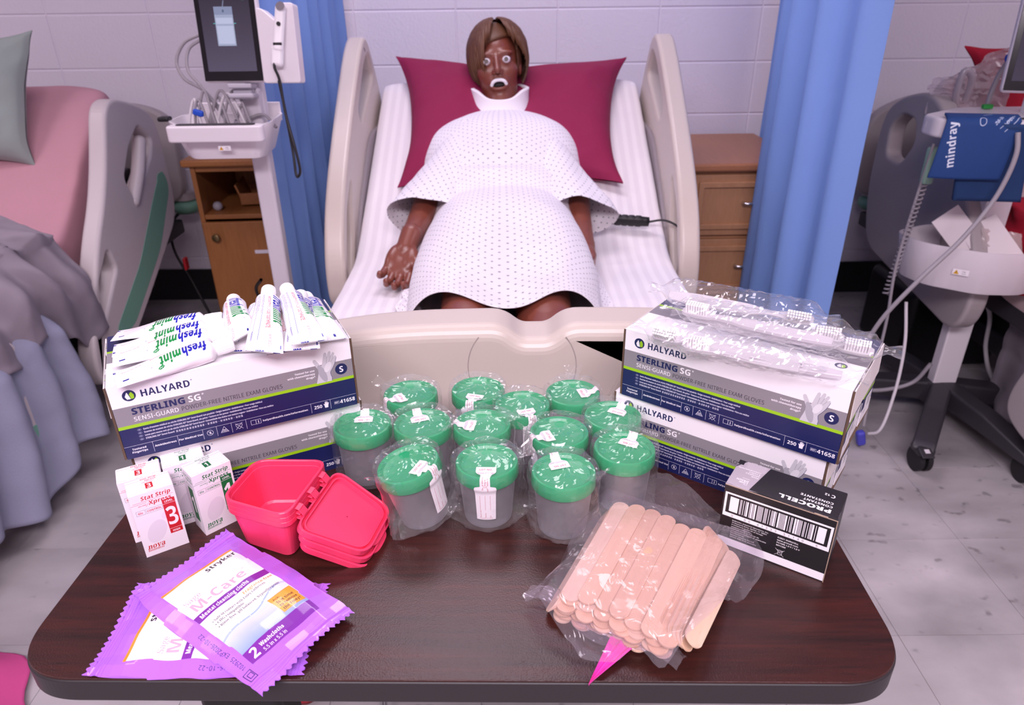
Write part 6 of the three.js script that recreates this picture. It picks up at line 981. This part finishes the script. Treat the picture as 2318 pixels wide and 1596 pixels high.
  const hs = thing('monitor_hose', 'grey hose with a blue clamp rising from the right tray to the monitor', 'hose'); part('hose', tube([[1.335, 0.955, -2.06], [1.34, 1.0, -2.07], [1.36, 1.07, -2.08], [1.38, 1.11, -2.07], [1.43, 1.16, -2.03]], 0.0065, 40, 9), M.cableGrey, hs); part('clamp', at(new THREE.IcosahedronGeometry(0.016, 2).scale(1.2, 1, 0.9), 1.375, 1.1, -2.075), M.blue, hs, 'blue clamp');
  const bb = thing('black_bin', 'black equipment case on the floor behind the right stand', 'case', [1.62, 0, -2.5]); part('case_body', at(box(0.36, 0.3, 0.34, 0.03), 0, 0.151, 0), M.black, bb); part('handle', tube([[-0.06, 0.3, 0], [-0.05, 0.325, 0], [0.05, 0.325, 0], [0.06, 0.3, 0]], 0.008, 30, 8), M.black, bb);
}
// floor clutter at the lower left, and the bits that show under the table
{
  const t = thing('pink_sheet', 'bright pink sheet heaped on the floor at the lower left corner', 'sheet', [-1.27, 0, -0.87]);
  part('cloth', shell(70, 50, (u, v) => { const a = u * 2 * PI, r = v * (0.30 + 0.05 * sin(a * 3 + 1) + 0.025 * sin(a * 7)), h = 0.11 * Math.pow(max(0, 1 - v * v), 1.2) + 0.018 * ridge(cos(a) * r * 9, sin(a) * r * 9, 3) * (1 - v * 0.7); return [cos(a) * r, 0.006 + max(0, h), sin(a) * r]; }, 0.004, { closed: true, flip: true }), cloth(0xcf4c8d, 0.85), t);
  const s = thing('chrome_stool_base', 'curved chrome and black tube showing under the table edge', 'stool', [-0.26, 0, -1.0]);
  part('ring', merge([new THREE.TorusGeometry(0.075, 0.008, 12, 60).rotateX(PI / 2).translate(0, 0.11, 0)]), M.chrome, s); part('black_arc', new THREE.TorusGeometry(0.09, 0.011, 12, 40, 2.4).rotateX(PI / 2).rotateY(2.6).translate(-0.01, 0.1, 0.01), M.black, s);
  for (let k = 0; k < 4; k++) part('leg', capTube([[cos(k * PI / 2) * 0.07, 0.11, sin(k * PI / 2) * 0.07], [cos(k * PI / 2) * 0.1, 0.012, sin(k * PI / 2) * 0.1]], 0.0075, 12, 10), M.chrome, s);
  const r = thing('foot_pedal', 'small red round pedal showing under the table edge by the column', 'pedal', [-0.43, 0, -0.965]); part('disc', at(lathe([[0, 0], [0.026, 0], [0.028, 0.012], [0.02, 0.024], [0, 0.027]], 28), 0, 0.001, 0), std(0xb01c2c, 0.4), r); part('stem', at(cyl(0.006, 0.006, 0.03, 14), 0, 0.03, -0.005), M.steel, r);
}
renderer.render(scene, camera);
